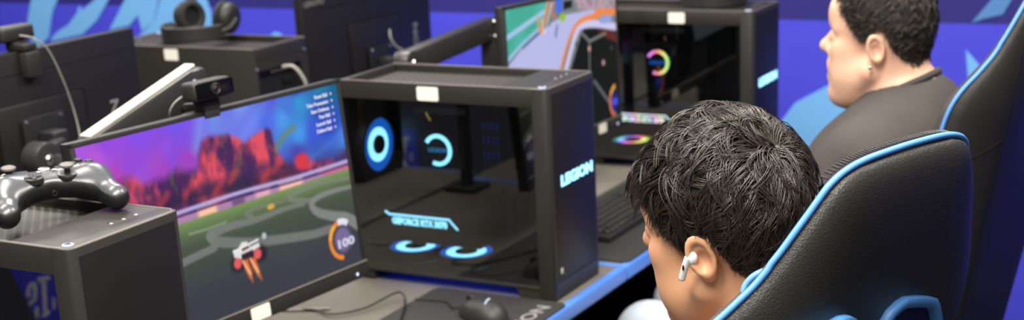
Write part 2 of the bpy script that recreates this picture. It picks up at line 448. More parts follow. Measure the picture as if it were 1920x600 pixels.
for pts in ([(-2.493, .247), (-2.448, .259), (-2.435, .256), (-2.437, .247), (-2.451, .246), (-2.492, .231)], [(-2.474, .243), (-2.457, .245), (-2.475, .129), (-2.461, .128), (-2.463, .118), (-2.5, .101), (-2.502, .108), (-2.49, .118)],
            [(-2.56, .166), (-2.559, .189), (-2.546, .214), (-2.524, .227), (-2.506, .219), (-2.51, .189), (-2.524, .158), (-2.554, .138), (-2.558, .148), (-2.533, .163), (-2.523, .188), (-2.523, .212), (-2.535, .211), (-2.545, .194), (-2.548, .17)],
            [(-2.527, .137), (-2.515, .139), (-2.52, .105), (-2.53, .092), (-2.533, .11)], [(-2.435, .183), (-2.428, .17), (-2.432, .143), (-2.441, .139)]):
    prism(b, pts, 1, -3.1962, -3.193, mi=2)
struct('wall_front', b, [M['wall_grey'], M['wall_blue'], M['sticker']])

# ------------------------------------------------------------------ desks
def make_desk(label, y0, y1, mx=None):
    t = thing('gaming_desk', label, 'desk', Matrix.Translation((0, y0, 0)), 'gaming desks in two back to back rows')
    w = y1 - y0; g = .002
    b = bm_new(); box(b, -.70, .016, .006 + g, w - .006 - g, DESK_Z - .028, DESK_Z, .002); obj('desktop', b, M['desk'], t)
    b = bm_new()
    box(b, .014, .034, g, w - g, DESK_Z - .032, DESK_Z + .001, .005, 3)
    box(b, -.70, .016, g, .0085, DESK_Z - .031, DESK_Z + .0006, .0015); box(b, -.70, .016, w - .0085, w - g, DESK_Z - .031, DESK_Z + .0006, .0015)
    obj('edge_trim', b, M['blue_trim'], t)
    for yy in (.06, w - .075):
        b = bm_new(); box(b, -.40, -.33, yy - .03, yy + .03, .04, DESK_Z - .06, .006); box(b, -.66, -.05, yy - .03, yy + .03, .0, .04, .008)
        box(b, -.64, -.04, yy - .025, yy + .025, DESK_Z - .06, DESK_Z - .029, .004); obj('leg', b, M['desk_dark'], t)
    b = bm_new(); box(b, -.674, -.10, w - .040, w - .020, .02, DESK_Z - .0325, .003); obj('shade_panel', b, M['desk_dark'], t)  # black panel added to keep the space under the desk dark
    b = bm_new(); box(b, -.69, -.675, .1, w - .1, .35, DESK_Z - .04); obj('modesty_panel', b, M['desk_dark'], t)
    return t
YJ = (-1.97, -.85, .27, 1.39)
DL = ['black gaming desk with blue edge under the left tower carrying the gamepad', 'black gaming desk with blue edge under the big lit tower in the middle',
      'black gaming desk with blue edge in front of the person in the charcoal t-shirt']
for i in range(3): make_desk(DL[i], YJ[i], YJ[i + 1])
OL = ['black gaming desk under the monitor seen from behind at far left', 'black gaming desk under the tower with headphones on it']
for i in range(2):
    d = make_desk(OL[i], 0, 1.12); d.matrix_world = Matrix.Translation((-1.42, (-.92, .22)[i] + 1.12, 0)) @ Matrix.Rotation(PI, 4, 'Z')

def make_mat(label, y0, y1, word):
    t = thing('desk_mat', label, 'desk mat', Matrix.Translation((0, 0, DESK_Z)), 'black cloth desk mats')
    b = bm_new(); prism(b, round_rect(-.275, .030, y0, y1, .018), 2, .0011, .0045, .001); obj('mat_sheet', b, M['mat_cloth'], t)
    tb = text_bm('LEGION', .05, .0003, .0009, width=.205, height=.030)
    b = bm_new(); sub(b, tb, basis((-.006, y1 - .135, .0047), (0, 1, 0), (-1, 0, 0), (0, 0, 1))); obj('lettering', b, M['print_dim'], t)
    return t
make_mat('black cloth desk mat with grey lettering under the mouse and beside the big lit tower', -.82, -.004, 1)
make_mat('black cloth desk mat under the keyboard behind the big lit tower', .285, 1.08, 1)

# ------------------------------------------------------------------ computer towers
PD, PW, PH = .487, .2097, .4297
def make_tower(label, mx, glow, sticker_at, side='glass', rear=False, word=True):
    t = thing('computer_tower', label, 'computer', mx, 'black gaming towers')
    G = {'blue': ('cyan', 'cyan_dim', 'cyan_hot', 'logo'), 'rgb': ('rainbow', 'rainbow_dim', 'pastel', 'logo'), 'off': (None,) * 4}[glow]
    # ---- case
    b = bm_new()
    prism(b, round_rect(-.036, 0, 0, PW, .012, corners=(1, 0, 0, 1)), 2, 0.001, PH, .0025)              # front frame
    box(b, -PD, -.035, PW - .009, PW, .022, PH - .001, .0015)                                             # far side panel
    box(b, -PD, -.035, 0, .009, PH - .037, PH, .0015)                                                     # top band over the window
    box(b, -PD, -.035, 0, .009, .022, .029, .001)                                                         # bottom rail
    if side != 'glass': box(b, -PD, -.035, .0012, .009, .028, PH - .0365)
    box(b, -PD + .001, -.035, .004, PW - .004, .024, .032)                                                # bottom plate
    box(b, -.115, -.03, .008, PW - .008, PH - .014, PH - .0012)                                           # control strip
    prism(b, [(-.115, PH - .0013), (-.1451, PH - .0165), (-.1451, PH - .021), (-.115, PH - .015)], 1, .008, PW - .008)
    box(b, -PD, -PD + .012, 0.0005, PW - .0005, PH - .03, PH - .0005, .0015)                              # rear top rim
    for ya in (0.0008, PW - .0098): box(b, -PD, -.12, ya, ya + .009, PH - .012, PH - .0003, .001)
    prism(b, [(-.0355, .001), (-.0355, .024), (-.092, .024), (-.080, .001)], 1, .002, PW - .002)          # front foot block
    box(b, -PD + .002, -PD + .05, .004, PW - .004, .001, .024, .003)                                      # rear foot block
    if not rear:
        box(b, -PD, -PD + .006, .004, PW - .004, .022, PH - .02)
    else:
        # rear panel with a recessed bay
        for (ya, yb, za, zb) in ((.001, .026, .022, PH - .001), (PW - .012, PW - .001, .022, PH - .001), (.02, PW - .008, PH - .055, PH - .001), (.02, PW - .008, .022, .05)):
            box(b, -PD + .0012, -PD + .03, ya, yb, za, zb)
    obj('case', b, M['case'], t)
    b = bm_new(); box(b, -PD + .0125, -.145, .010, PW - .010, PH - .0205, PH - .0165); obj('top_grille', b, M['grille'], t)
    b = bm_new(); tube(b, [(-PD + .004, .0035, PH - .0006), (-.014, .0035, PH - .0006), (-.0035, .012, PH - .0006), (-.0035, PW - .012, PH - .0006), (-.014, PW - .0035, PH - .0006), (-PD + .004, PW - .0035, PH - .0006)], .0016, 6); obj('top_edge', b, M['rim'], t)  # lighter tube paints a highlight along the top rim
    # ---- front
    fp = bm_new(); box(fp, -.002, .0008, .014, PW - .014, .040, PH - .012, .001)
    f = obj('front_panel', fp, M['face'], t)
    b = bm_new(); box(b, -.002, .0006, .014, PW - .014, .034, .0385); obj('groove', b, M['void'], f)
    b = bm_new(); box(b, -.002, .0009, .05, .13, .010, .026, .002); obj('lower_badge', b, M['plastic'], f)
    b = bm_new(); box(b, 0, .0014, .026, .036, .052, .064, .001); obj('spec_sticker', b, M['print'], f)
    if glow != 'off':
        tb = text_bm('LEGION', .03, .0007, .0011, width=.140, height=.023)
        b = bm_new(); sub(b, tb, basis((.0012, .112, .240), (0, 1, 0), (0, 0, 1), (1, 0, 0))); obj('logo', b, M[G[3]], f)
    b = bm_new(); cyl(b, (-.020, .018, PH + .0003), (0, 0, 1), .0075, .003, bev=.0006); pb = obj('power_button', b, M['white_led'], t)
    b = bm_new(); ring(b, (-.020, .018, PH + .002), (0, 0, 1), .0026, .0040, .0006, 20, .9, 2 * PI - .3); box(b, -.0205, -.0155, .0174, .0186, PH + .0018, PH + .0023); obj('power_symbol', b, M['deep_blue'], pb)
    b = bm_new()
    for k in range(3): box(b, -.030, -.016, .118 + k * .024, .132 + k * .024, PH - .0022, PH - .0009, .0005)
    cyl(b, (-.05, .125, PH - .0012), (0, 0, 1), .004, .0012, 16); cyl(b, (-.05, .145, PH - .0012), (0, 0, 1), .004, .0012, 16)
    box(b, -.0125, -.0108, .012, PW - .012, PH - .0018, PH - .0008)
    obj('front_ports', b, M['dark'], t)
    b = bm_new()
    for k in range(5): box(b, -.045 + .02 * (k % 2), -.041 + .02 * (k % 2), .118 + k * .012, .122 + k * .012, PH - .0010, PH - .0004)
    obj('port_marks', b, M['print'], t)
    # ---- sticker
    if sticker_at is not None:
        b = bm_new(); x, wdt, yy = sticker_at
        prism(b, round_rect(x - wdt / 2, x + wdt / 2, PH - .034, PH - .006, .004), 1, yy - .0008, yy + .0002); obj('sticker', b, M['sticker'], t)
    # ---- inside
    if side == 'glass':
        b = bm_new(); box(b, -PD + .004, -.0352, .0012, .0036, .0285, PH - .0365); obj('glass_panel', b, M['glass'], t)
        b = bm_new()
        box(b, -PD + .007, -.036, PW - .03, PW - .0095, .033, PH - .022); box(b, -.05, -.036, .012, PW - .012, .033, PH - .022)
        box(b, -PD + .0065, -PD + .010, .012, PW - .012, .033, PH - .022)
        obj('inner_tray', b, M['void'], t)
        b = bm_new(); box(b, -.43, -.18, PW - .036, PW - .031, .10, .37)
        box(b, -.43, -.36, PW - .075, PW - .037, .26, .36, .004); box(b, -.40, -.20, PW - .055, PW - .037, .17, .195, .003)
        obj('motherboard', b, M['dark'], t)
        b = bm_new()
        for k in range(4): box(b, -.205 + .011 * k, -.198 + .011 * k, .095, PW - .037, .235, .365, .001)
        ms = obj('memory_sticks', b, M['dark'], t)
        if glow == 'blue':
            b = bm_new()
            for k in range(4):
                for j in range(3): box(b, -.2035 + .011 * k, -.1995 + .011 * k, .0935, .0951, .262 + j * .03, .276 + j * .03)
            obj('memory_lights', b, M['memory_glow'], ms)
        # graphics card
        b = bm_new(); box(b, -.462, -.185, .030, .145, .083, .150, .004); box(b, -.47, -.462, .03, .16, .09, .17)
        gc = obj('graphics_card', b, M['dark'], t)
        if G[0]:
            b = bm_new(); box(b, -.405, -.257, .0275, .0302, .1396, .1432)
            prism(b, [(-.257, .143), (-.257, .1396), (-.239, .121), (-.235, .121)], 1, .0275, .0302)
            prism(b, [(-.405, .143), (-.405, .140), (-.415, .146), (-.413, .149)], 1, .0275, .0302)
            obj('light_bar', b, M[G[2]], gc)
            tb = text_bm('GEFORCE RTX 5070', .014, .0004, .0007, width=.136, height=.0155)
            b = bm_new(); sub(b, tb, basis((-.330, .0285, .1285), (1, 0, 0), (0, 0, 1), (0, -1, 0))); obj('lettering', b, M[G[2]], gc)
        # bottom fans
        for fx in (-.385, -.258):
            b = bm_new(); ring(b, (fx, .092, .046), (0, 0, 1), .0565, .062, .022, 40)
            for k in range(9):
                a = 2 * PI * k / 9; t2 = bmesh.new(); box(t2, .02, .055, -.010, .010, -.0012, .0012)
                sub(b, t2, Matrix.Translation((fx, .092, .044)) @ Matrix.Rotation(a, 4, 'Z') @ Matrix.Rotation(.5, 4, 'X'))
            fan = obj('bottom_fan', b, M['dark'], t)
            if G[0]:
                b = bm_new(); ring(b, (fx, .092, .0545), (0, 0, 1), .025, .043, .003, 40); obj('glow_ring', b, M['cyan_hot' if glow == 'blue' else G[0]], fan)
                b = bm_new(); ring(b, (fx, .092, .0540), (0, 0, 1), .0432, .0560, .003, 40); obj('blade_glow', b, M[G[1]], fan)
                b = bm_new(); cyl(b, (fx, .092, .054), (0, 0, 1), .024, .008, 24, bev=.002); obj('hub', b, M['void'], fan)
        # rear fan
        b = bm_new(); ring(b, (-PD + .022, .086, .276), (1, 0, 0), .057, .064, .024, 40)
        fan = obj('rear_fan', b, M['dark'], t)
        if G[0]:
            b = bm_new(); ring(b, (-PD + .026, .086, .276), (1, 0, 0), .036, .057, .004, 40); obj('blade_glow', b, M[G[1]], fan)
            b = bm_new(); ring(b, (-PD + .027, .086, .276), (1, 0, 0), .021, .037, .005, 40); obj('glow_ring', b, M['cyan_hot' if glow == 'blue' else 'rainbow'], fan)
        b = bm_new(); cyl(b, (-PD + .028, .086, .276), (1, 0, 0), .0205, .012, 24, bev=.002); obj('hub', b, M['void'], fan)
        # cpu cooler
        b = bm_new(); box(b, -.345, -.245, .085, PW - .04, .235, .335, .003); cyl(b, (-.290, .072, .281), (0, 1, 0), .040, .03, 36, bev=.003)
        cc = obj('cpu_cooler', b, M['void'], t)
        if G[0]:
            b = bm_new(); ring(b, (0, 0, 0), (0, 0, 1), .0255, .0335, .002, 48, math.radians(-115), math.radians(150))
            o = obj('glow_ring', b, M['cyan_hot' if glow == 'blue' else G[0]], cc, mx=basis((-.290, .0555, .281), (1, 0, 0), (0, 0, 1), (0, -1, 0)))
            tb = text_bm('LEGION', .012, .0004, .0004, width=.046, height=.0095)
            b = bm_new(); sub(b, tb, basis((-.290, .0553, .281), (1, 0, 0), (0, 0, 1), (0, -1, 0))); obj('lettering', b, M['logo_dim'] if glow == 'blue' else M['cyan_dim'], cc)
        # light lettering printed along the top of the window and a yellow lead
        tb = text_bm('AIR COOLED SYSTEM', .009, .0002, .0003, width=.10, height=.0075)
        b = bm_new(); box(b, -.315, -.195, .014, .020, .366, .381, .002); obj('inner_rail', b, M['plastic'], t)
        if glow == 'blue':
            b = bm_new(); tube(b, smooth_path([(-.30, .03, .39), (-.292, .02, .378), (-.283, .014, .362), (-.276, .014, .352)], 6), .0022, 8); obj('yellow_lead', b, mat('yellow_lead', (225, 190, 60), .4), t)
            b = bm_new(); box(b, -PD + .06, -.10, .012, .10, .0222, .0236); obj('under_glow', b, M['deep_glow'], t)  # glowing plate stands in for fan light leaking through the bottom
    if rear:
        b = bm_new(); box(b, -PD + .028, -PD + .034, .02, PW - .01, .04, PH - .05)
        for k in range(6): box(b, -PD + .022, -PD + .03, .04, .075, .20 + k * .025, .214 + k * .025, .001)
        rp = obj('rear_ports', b, M['dark'], t)
        b = bm_new(); box(b, -PD + .026, -PD + .0285, .05, .12, PH - .072, PH - .066); obj('rear_print', b, M['print'], rp)
        for yy, zz in ((.012, PH - .03), (PW - .006, PH - .05), (PW - .03, .27)):
            b = bm_new(); cyl(b, (-PD - .001, yy, zz), (1, 0, 0), .0045, .004, 14, bev=.0008); obj('thumb_screw', b, M['steel'], rp)
    return t

make_tower('black gaming tower lit blue inside, standing in the middle of the photo', place(0, 0, DESK_Z), 'blue', (-.270, .050, 0))
make_tower('black gaming tower with a gamepad lying on its top, nearest at bottom left', place(-.092, -1.145, DESK_Z), 'off', None)
make_tower('black gaming tower with rainbow lights inside, beyond the racing-game monitor', place(.023, 1.094, DESK_Z), 'rgb', (-.210, .046, 0))
make_tower('black tower seen from its plain side and back, headphones resting on it',
           place(-1.431, .507, DESK_Z, PI), 'off', (-.2265, .044, PW + .0006), side='panel', rear=True)

far_tower = [o for o in bpy.data.objects if o.get('label', '').startswith('black tower seen from its plain')][0]
copy_tree(far_tower, place(-1.431, -.698, DESK_Z, PI), 'black tower on the far left desk, added out of view to block a stray reflection')  # extra unseen tower, added to keep a reflection off the middle tower's glass

# ------------------------------------------------------------------ screens
def vnoise(x, y, seed, oct=3):
    r = np.random.default_rng(seed); g = r.random((64, 64)); out = np.zeros_like(x); amp = 1; tot = 0
    for o in range(oct):
        xi = np.floor(x).astype(int); yi = np.floor(y).astype(int); fx = x - xi; fy = y - yi
        fx = fx * fx * (3 - 2 * fx); fy = fy * fy * (3 - 2 * fy)
        a = g[xi % 64, yi % 64]; b2 = g[(xi + 1) % 64, yi % 64]; c = g[xi % 64, (yi + 1) % 64]; d = g[(xi + 1) % 64, (yi + 1) % 64]
        out += amp * ((a * (1 - fx) + b2 * fx) * (1 - fy) + (c * (1 - fx) + d * fx) * fy); tot += amp; amp *= .5; x = x * 2.1 + 5; y = y * 2.1 + 9
    return out / tot
ASP = (.613 - .016) / (.366 - .038)
class Paint:
    def __init__(s, nu, nv):
        s.nu, s.nv = nu, nv
        s.U, s.V = np.meshgrid(np.linspace(0, 1, nu), np.linspace(0, 1, nv), indexing='ij'); s.X = s.U * ASP; s.Y = s.V
        s.C = np.zeros((nu, nv, 3))
    def put(s, a, col): s.C = s.C * (1 - a[..., None]) + np.asarray(col, float) * a[..., None]
    def idw(s, pts, p=3.0):
        W = 0; A = 0
        for u, v, r, g, b_ in pts:
            w = 1 / (((s.X - u * ASP) ** 2 + (s.Y - v) ** 2) + 2e-4) ** (p / 2); W = W + w; A = A + w[..., None] * np.array((r, g, b_), float)
        s.C = A / W[..., None]
    def sdseg(s, a, b_):
        ax, ay = a[0] * ASP, a[1]; dx, dy = b_[0] * ASP - ax, b_[1] - ay
        t = np.clip(((s.X - ax) * dx + (s.Y - ay) * dy) / (dx * dx + dy * dy + 1e-12), 0, 1)
        return np.hypot(s.X - ax - t * dx, s.Y - ay - t * dy), t
    def poly_a(s, pts, f=.006):
        d = np.full(s.X.shape, 9.0); ins = np.zeros(s.X.shape, bool); n = len(pts)
        for i in range(n):
            a, c = pts[i], pts[(i + 1) % n]; d = np.minimum(d, s.sdseg(a, c)[0])
            ay, cy = a[1], c[1]
            cond = (ay > s.V) != (cy > s.V)
            with np.errstate(divide='ignore', invalid='ignore'): xx = (c[0] - a[0]) * (s.V - ay) / (cy - ay + 1e-15) + a[0]
            ins ^= cond & (s.U < xx)
        return np.clip(.5 + np.where(ins, d, -d) / f, 0, 1)
    def poly(s, pts, col, f=.006, al=1): s.put(s.poly_a(pts, f) * al, col)
    def line(s, pts, w, col, f=.006, al=1, n=6):
        P = smooth_path([(p[0], p[1], 0) for p in pts], n) if len(pts) > 2 else pts
        d = np.full(s.X.shape, 9.0); m = len(P) - 1
        for i in range(m):
            ww = w if not isinstance(w, tuple) else w[0] + (w[1] - w[0]) * (i + .5) / m
            d = np.minimum(d, s.sdseg(P[i], P[i + 1])[0] - ww / 2)
        s.put(np.clip(.5 - d / f, 0, 1) * al, col)
    def blob(s, p, rx, ry, col, f=.25, al=1):
        r = np.sqrt(((s.X - p[0] * ASP) / rx) ** 2 + ((s.Y - p[1]) / ry) ** 2); s.put(np.clip((1 - r) / f + .5, 0, 1) * al, col)
    def arc(s, p, r0, r1, a0, a1, col, f=.006):
        dx, dy = s.X - p[0] * ASP, s.Y - p[1]; r = np.hypot(dx, dy); a = np.degrees(np.arctan2(dy, dx)) % 360
        m = ((a - a0) % 360) < ((a1 - a0) % 360); s.put(np.clip(.5 - (np.abs(r - (r0 + r1) / 2) - (r1 - r0) / 2) / f, 0, 1) * m, col)

SKY=[(0.016,0.967,170,90,225),(0.103,0.984,150,75,225),(0.21,0.984,135,80,235),(0.342,0.99,120,85,235),(0.443,1.009,125,90,235),(0.526,1.023,110,120,230),(0.59,1.03,120,150,235),(0.478,0.971,110,140,230),(0.698,1.024,90,85,210),(0.778,0.943,70,120,215),(0.826,0.956,50,150,210),(0.927,0.998,20,110,150),(0.995,0.992,15,100,140),(0.823,1.02,55,80,190),(0.914,0.9,35,75,170),(0.947,0.772,45,70,190),(0.874,0.768,60,90,215),(1.0,0.689,70,130,215),(0.805,0.792,70,150,235),(0.747,0.882,80,150,235),(0.681,0.89,80,110,230),(0.616,0.898,110,120,235),(0.061,0.925,180,90,215),(0.178,0.881,150,75,215),(0.306,0.86,140,75,215),(0.019,0.868,190,80,190),(0.098,0.812,180,70,180),(0.263,0.824,165,70,190),(0.791,0.682,75,70,170),(0.882,0.648,50,70,150),(1.0,0.59,70,60,110),(0.352,0.921,130,80,225),(0.358,0.815,160,70,190)]
S1={'ROCKA':[(0.389,0.723),(0.402,0.824),(0.422,0.884),(0.448,0.898),(0.518,0.885),(0.557,0.855),(0.58,0.82),(0.627,0.848),(0.677,0.864),(0.693,0.847),(0.695,0.796),(0.705,0.727),(0.73,0.661),(0.779,0.585),(0.575,0.581),(0.375,0.616)],'ROCKB':[(0.034,0.788),(0.105,0.797),(0.159,0.808),(0.199,0.759),(0.273,0.755),(0.315,0.784),(0.35,0.759),(0.393,0.753),(0.585,0.66),(0.783,0.621),(0.837,0.63),(0.879,0.62),(0.975,0.596),(1.046,0.588),(1.039,0.53),(0.314,0.554),(0.227,0.553),(-0.031,0.618)],'WALL':[(-0.038,0.567),(0.307,0.578),(0.532,0.582),(0.777,0.569),(1.044,0.571)],'STRIP':[(-0.04,0.548),(0.314,0.557),(0.774,0.549),(1.041,0.547),(1.033,0.486),(0.768,0.5),(0.501,0.509),(0.307,0.501),(-0.05,0.478)],'FIELD':[(-0.131,0.482),(0.308,0.506),(0.502,0.511),(0.768,0.502),(1.038,0.487),(1.025,-0.69),(-0.207,-0.081)],'G1':[(0.297,0.428),(0.495,0.462),(0.763,0.461),(1.039,0.454)],'LOOPU':[(0.395,0.415),(0.425,0.43),(0.481,0.431),(0.578,0.421),(0.7,0.426),(0.779,0.417)],'LOOPL':[(0.395,0.415),(0.407,0.389),(0.447,0.36),(0.548,0.313),(0.68,0.273),(0.803,0.241),(0.877,0.237)],'C2':[(1.008,0.423),(0.912,0.433),(0.835,0.425),(0.813,0.394),(0.835,0.348),(0.895,0.302),(0.958,0.263),(1.005,0.207)],'C3':[(0.994,0.475),(0.872,0.495),(0.78,0.492),(0.724,0.48),(0.735,0.457),(0.816,0.421)],'C4':[(0.705,0.466),(0.603,0.478),(0.547,0.472),(0.543,0.46),(0.564,0.441)],'L5':[(0.281,0.334),(0.304,0.339),(0.403,0.354)],'L6':[(0.32,0.46),(0.397,0.456),(0.46,0.46)],'ORB':[(0.643,0.461),(0.66,0.454),(0.644,0.471)],'BALL':[(0.597,0.326)],'CAR':[(0.467,0.308),(0.489,0.308),(0.505,0.333),(0.525,0.329),(0.537,0.296),(0.571,0.302),(0.574,0.279),(0.542,0.267),(0.524,0.259),(0.49,0.249),(0.469,0.269)],'CARD':[(0.497,0.272),(0.543,0.277),(0.55,0.231),(0.521,0.201),(0.495,0.23)],'CARR':[(0.56,0.247),(0.478,0.235)],'WIN':[(0.501,0.306),(0.527,0.312),(0.533,0.293),(0.504,0.287)],'FL1':[(0.498,0.239),(0.518,0.241),(0.526,0.177),(0.524,0.112),(0.513,0.145),(0.501,0.2)],'FL2':[(0.528,0.236),(0.548,0.237),(0.555,0.173),(0.561,0.104),(0.546,0.139),(0.532,0.19)],'DIAL':[(0.924,0.167),(0.982,0.158),(0.938,0.272),(0.91,0.057),(0.866,0.182)],'DTXT':[(0.887,0.161),(0.969,0.153),(0.923,0.154)],'MENU':[(0.976,0.998),(0.975,0.951),(0.972,0.911),(0.973,0.873),(0.98,0.832),(0.983,0.796),(0.833,1.011),(0.828,0.827)],'STICK':[(0.49,-0.043),(0.56,-0.046)],'LED':[(0.959,-0.062)]}
S2={'TEAL':[(-0.02,1.039),(0.376,1.017),(0.346,0.919),(0.271,0.83),(0.13,0.739),(-0.017,0.636)],'TL1':[(-0.016,0.806),(0.15,0.868),(0.323,0.932)],'TL2':[(-0.011,0.652),(0.119,0.741),(0.27,0.821)],'ROAD':[(-0.031,0.594),(0.129,0.721),(0.268,0.793),(0.364,0.84),(0.511,0.879),(0.779,0.87),(0.843,0.818),(0.683,0.808),(0.605,0.783),(0.536,0.689),(0.425,0.481)],'OR':[(0.437,0.478),(0.523,0.673),(0.605,0.783),(0.71,0.817),(0.829,0.815),(0.804,0.84),(0.925,0.823),(1.051,0.795),(1.047,0.718)],'WH':[(0.485,0.466),(0.558,0.636),(0.615,0.742),(0.681,0.773),(0.812,0.753),(1.03,0.684)],'DARK':[(0.528,0.455),(0.667,0.746),(0.811,0.728),(1.051,0.659),(1.049,-0.061),(0.464,0.116)],'RED':[(0.797,0.72),(0.945,0.68),(1.041,0.614),(1.038,0.551),(0.887,0.635)],'CROWD':[(0.594,1.01),(1.066,0.954),(1.059,0.809),(0.791,0.857),(0.625,0.897)],'Y':[(0.64,0.732),(0.726,0.639),(0.889,0.666)],'YS':[(0.726,0.639),(0.714,0.399)],'BL':[(0.428,0.999),(0.488,0.994),(0.482,0.903),(0.428,0.909)],'BK':[(0.499,0.977),(0.579,0.973),(0.576,0.921),(0.495,0.916)],'SQ':[(0.362,0.991),(0.32,0.877),(0.286,0.799),(0.269,0.896)],'SQ2':[(0.409,0.983),(0.387,0.921),(0.414,0.878)],'LIME':[(0.486,0.864)],'DOTS':[(0.722,0.584),(0.856,0.447),(0.597,0.647),(0.945,0.54)],'CARM':[(0.415,0.749)],'BLK2':[(0.842,0.808),(0.959,0.796),(0.955,0.735),(0.839,0.748)],'DIAL':[(0.943,0.12),(1.0,0.113),(0.948,0.22),(0.937,0.016)],'LINE3':[(0.756,0.329),(0.888,0.144),(0.992,-0.031)],'STICK':[(0.794,-0.135)]}

def picture_car_football():
    p = Paint(420, 236); p.idw(SKY)
    n = vnoise(p.X * 3, p.Y * 3, 3)
    # soft diagonal light streaks in the sky
    for a, c, w, col, al in (((.72, .78), (.95, 1.02), .05, (40, 150, 205), .5), ((.58, .85), (.70, 1.02), .04, (120, 170, 240), .35), ((.40, .86), (.44, 1.02), .05, (120, 190, 235), .5), ((.80, .62), (1.02, .74), .06, (80, 130, 230), .6), ((.30, .9), (.1, .7), .05, (160, 100, 240), .3)):
        p.line([a, c], w, col, f=.07, al=al)
    w1 = p.X * 0; rn = vnoise(p.X * 12, p.Y * 6, 5, 4); rn2 = vnoise(p.X * 22 + 3, p.Y * 9, 9, 3)
    def rocks(poly, lo, bright, f):
        a = p.poly_a(poly, f); edge = np.clip((rn - .42) * 3.4 + .28 + (p.V - lo) * 1.8 + bright, 0, 1)
        c = np.array((74, 42, 92.)) * (1 - edge[..., None]) + np.array((226, 82, 98.)) * edge[..., None]
        g = np.clip((rn2 - .66) * 9, 0, 1) * (p.V > .6); c = c * (1 - .6 * g[..., None]) + np.array((92, 92, 66.)) * .6 * g[..., None]
        p.C = p.C * (1 - a[..., None]) + c * a[..., None]
    rocks(S1['ROCKB'], .72, -.25, .05)
    rocks(S1['ROCKA'], .70, .05, .03)
    p.line([(.40, .66), (.52, .64), (.62, .67), (.75, .63)], .05, (62, 40, 88), f=.06, al=.8)
    p.line([(.70, .74), (.74, .80), (.79, .83)], .03, (120, 130, 100), f=.03, al=.8)
    p.blob((.80, .64), .06, .045, (214, 60, 76), .6)
    p.line([(.02, .64), (.2, .625), (.3, .64), (.5, .62), (.75, .60)], .06, (52, 38, 66), f=.06, al=.75)
    for u, v in ((.44, .63), (.50, .66), (.33, .66), (.24, .65), (.63, .62), (.68, .65)): p.line([(u, v - .01), (u + .03, v + .03)], .025, (216, 70, 70), f=.04, al=.7)
    p.poly(S1['STRIP'], (176, 132, 172), .01)
    for u, wd, col in ((.05, .12, (205, 150, 190)), (.40, .07, (250, 200, 160)), (.62, .06, (228, 170, 190)), (.74, .10, (250, 190, 178)), (.95, .14, (205, 110, 150)), (.52, .05, (120, 84, 130))):
        p.poly([(u - wd / 2, .515), (u + wd / 2, .515), (u + wd / 2, .562), (u - wd / 2, .562)], col, .03)
    p.line(S1['WALL'], .020, (182, 172, 222), f=.012); p.line([(q[0], q[1] - .02) for q in S1['WALL']], .008, (70, 54, 96), f=.01)
    top = np.array((122, 150, 92.)); mid = np.array((72, 82, 70.)); low = np.array((60, 62, 74.))
    v = p.V[..., None]; c = np.where(v > .36, mid + (top - mid) * np.clip((v - .36) / .16, 0, 1) ** 1.6, low + (mid - low) * np.clip((v - .12) / .24, 0, 1))
    a = p.poly_a([(-.1, -.1), (1.1, -.1), (1.1, .528), (-.1, .520)], .012); p.C = p.C * (1 - a[..., None]) + c * a[..., None]
    p.line(S1['L6'], .012, (150, 168, 132), f=.01, al=.7)
    g = (124, 127, 124)
    p.line(S1['LOOPU'], (.055, .020), g, f=.012, al=.85); p.line(S1['LOOPL'], (.060, .045), g, f=.012, al=.85)
    p.line(S1['C2'], (.02, .07), (136, 138, 136), f=.012, al=.9); p.line(S1['C3'], (.015, .03), (128, 132, 124), f=.01, al=.8)
    p.line(S1['C4'], (.012, .024), (124, 128, 120), f=.01, al=.75); p.line(S1['L5'], .040, (122, 124, 124), f=.01, al=.9)
    p.blob(S1['ORB'][0], .028, .014, (226, 168, 72), .6)
    p.blob(S1['BALL'][0], .017, .017, (186, 190, 200), .5)
    # car
    p.line([(.475, .235), (.575, .245)], .085, (34, 32, 42), f=.03, al=.8)
    p.poly(S1['CAR'], (226, 226, 226), .01); p.poly(S1['CARD'], (52, 36, 48), .01); p.poly(S1['WIN'], (110, 60, 70), .01)
    for q in S1['CARR']: p.blob(q, .028, .028, (232, 92, 96), .5)
    p.line([(.47, .30), (.57, .318)], .010, (240, 240, 240), f=.006)
    for k in ('FL1', 'FL2'):
        p.poly(S1[k], (240, 120, 60), .018, .95)
        q = S1[k]; p.line([q[0], ((q[2][0] + q[4][0]) / 2, (q[2][1] + q[4][1]) / 2)], (.016, .004), (255, 205, 160), f=.012)
    # boost gauge
    c0 = S1['DIAL'][0]; c0 = (c0[0], c0[1] - .012)
    p.blob(c0, .088, .090, (50, 50, 62), .2, .8); p.blob((c0[0] + .003, c0[1]), .072, .074, (120, 108, 150), .5)
    p.arc(c0, .086, .112, 100, 265, (238, 140, 52)); p.arc(c0, .086, .112, 120, 170, (246, 172, 60)); p.arc(c0, .082, .118, 52, 100, (228, 226, 240))
    return p
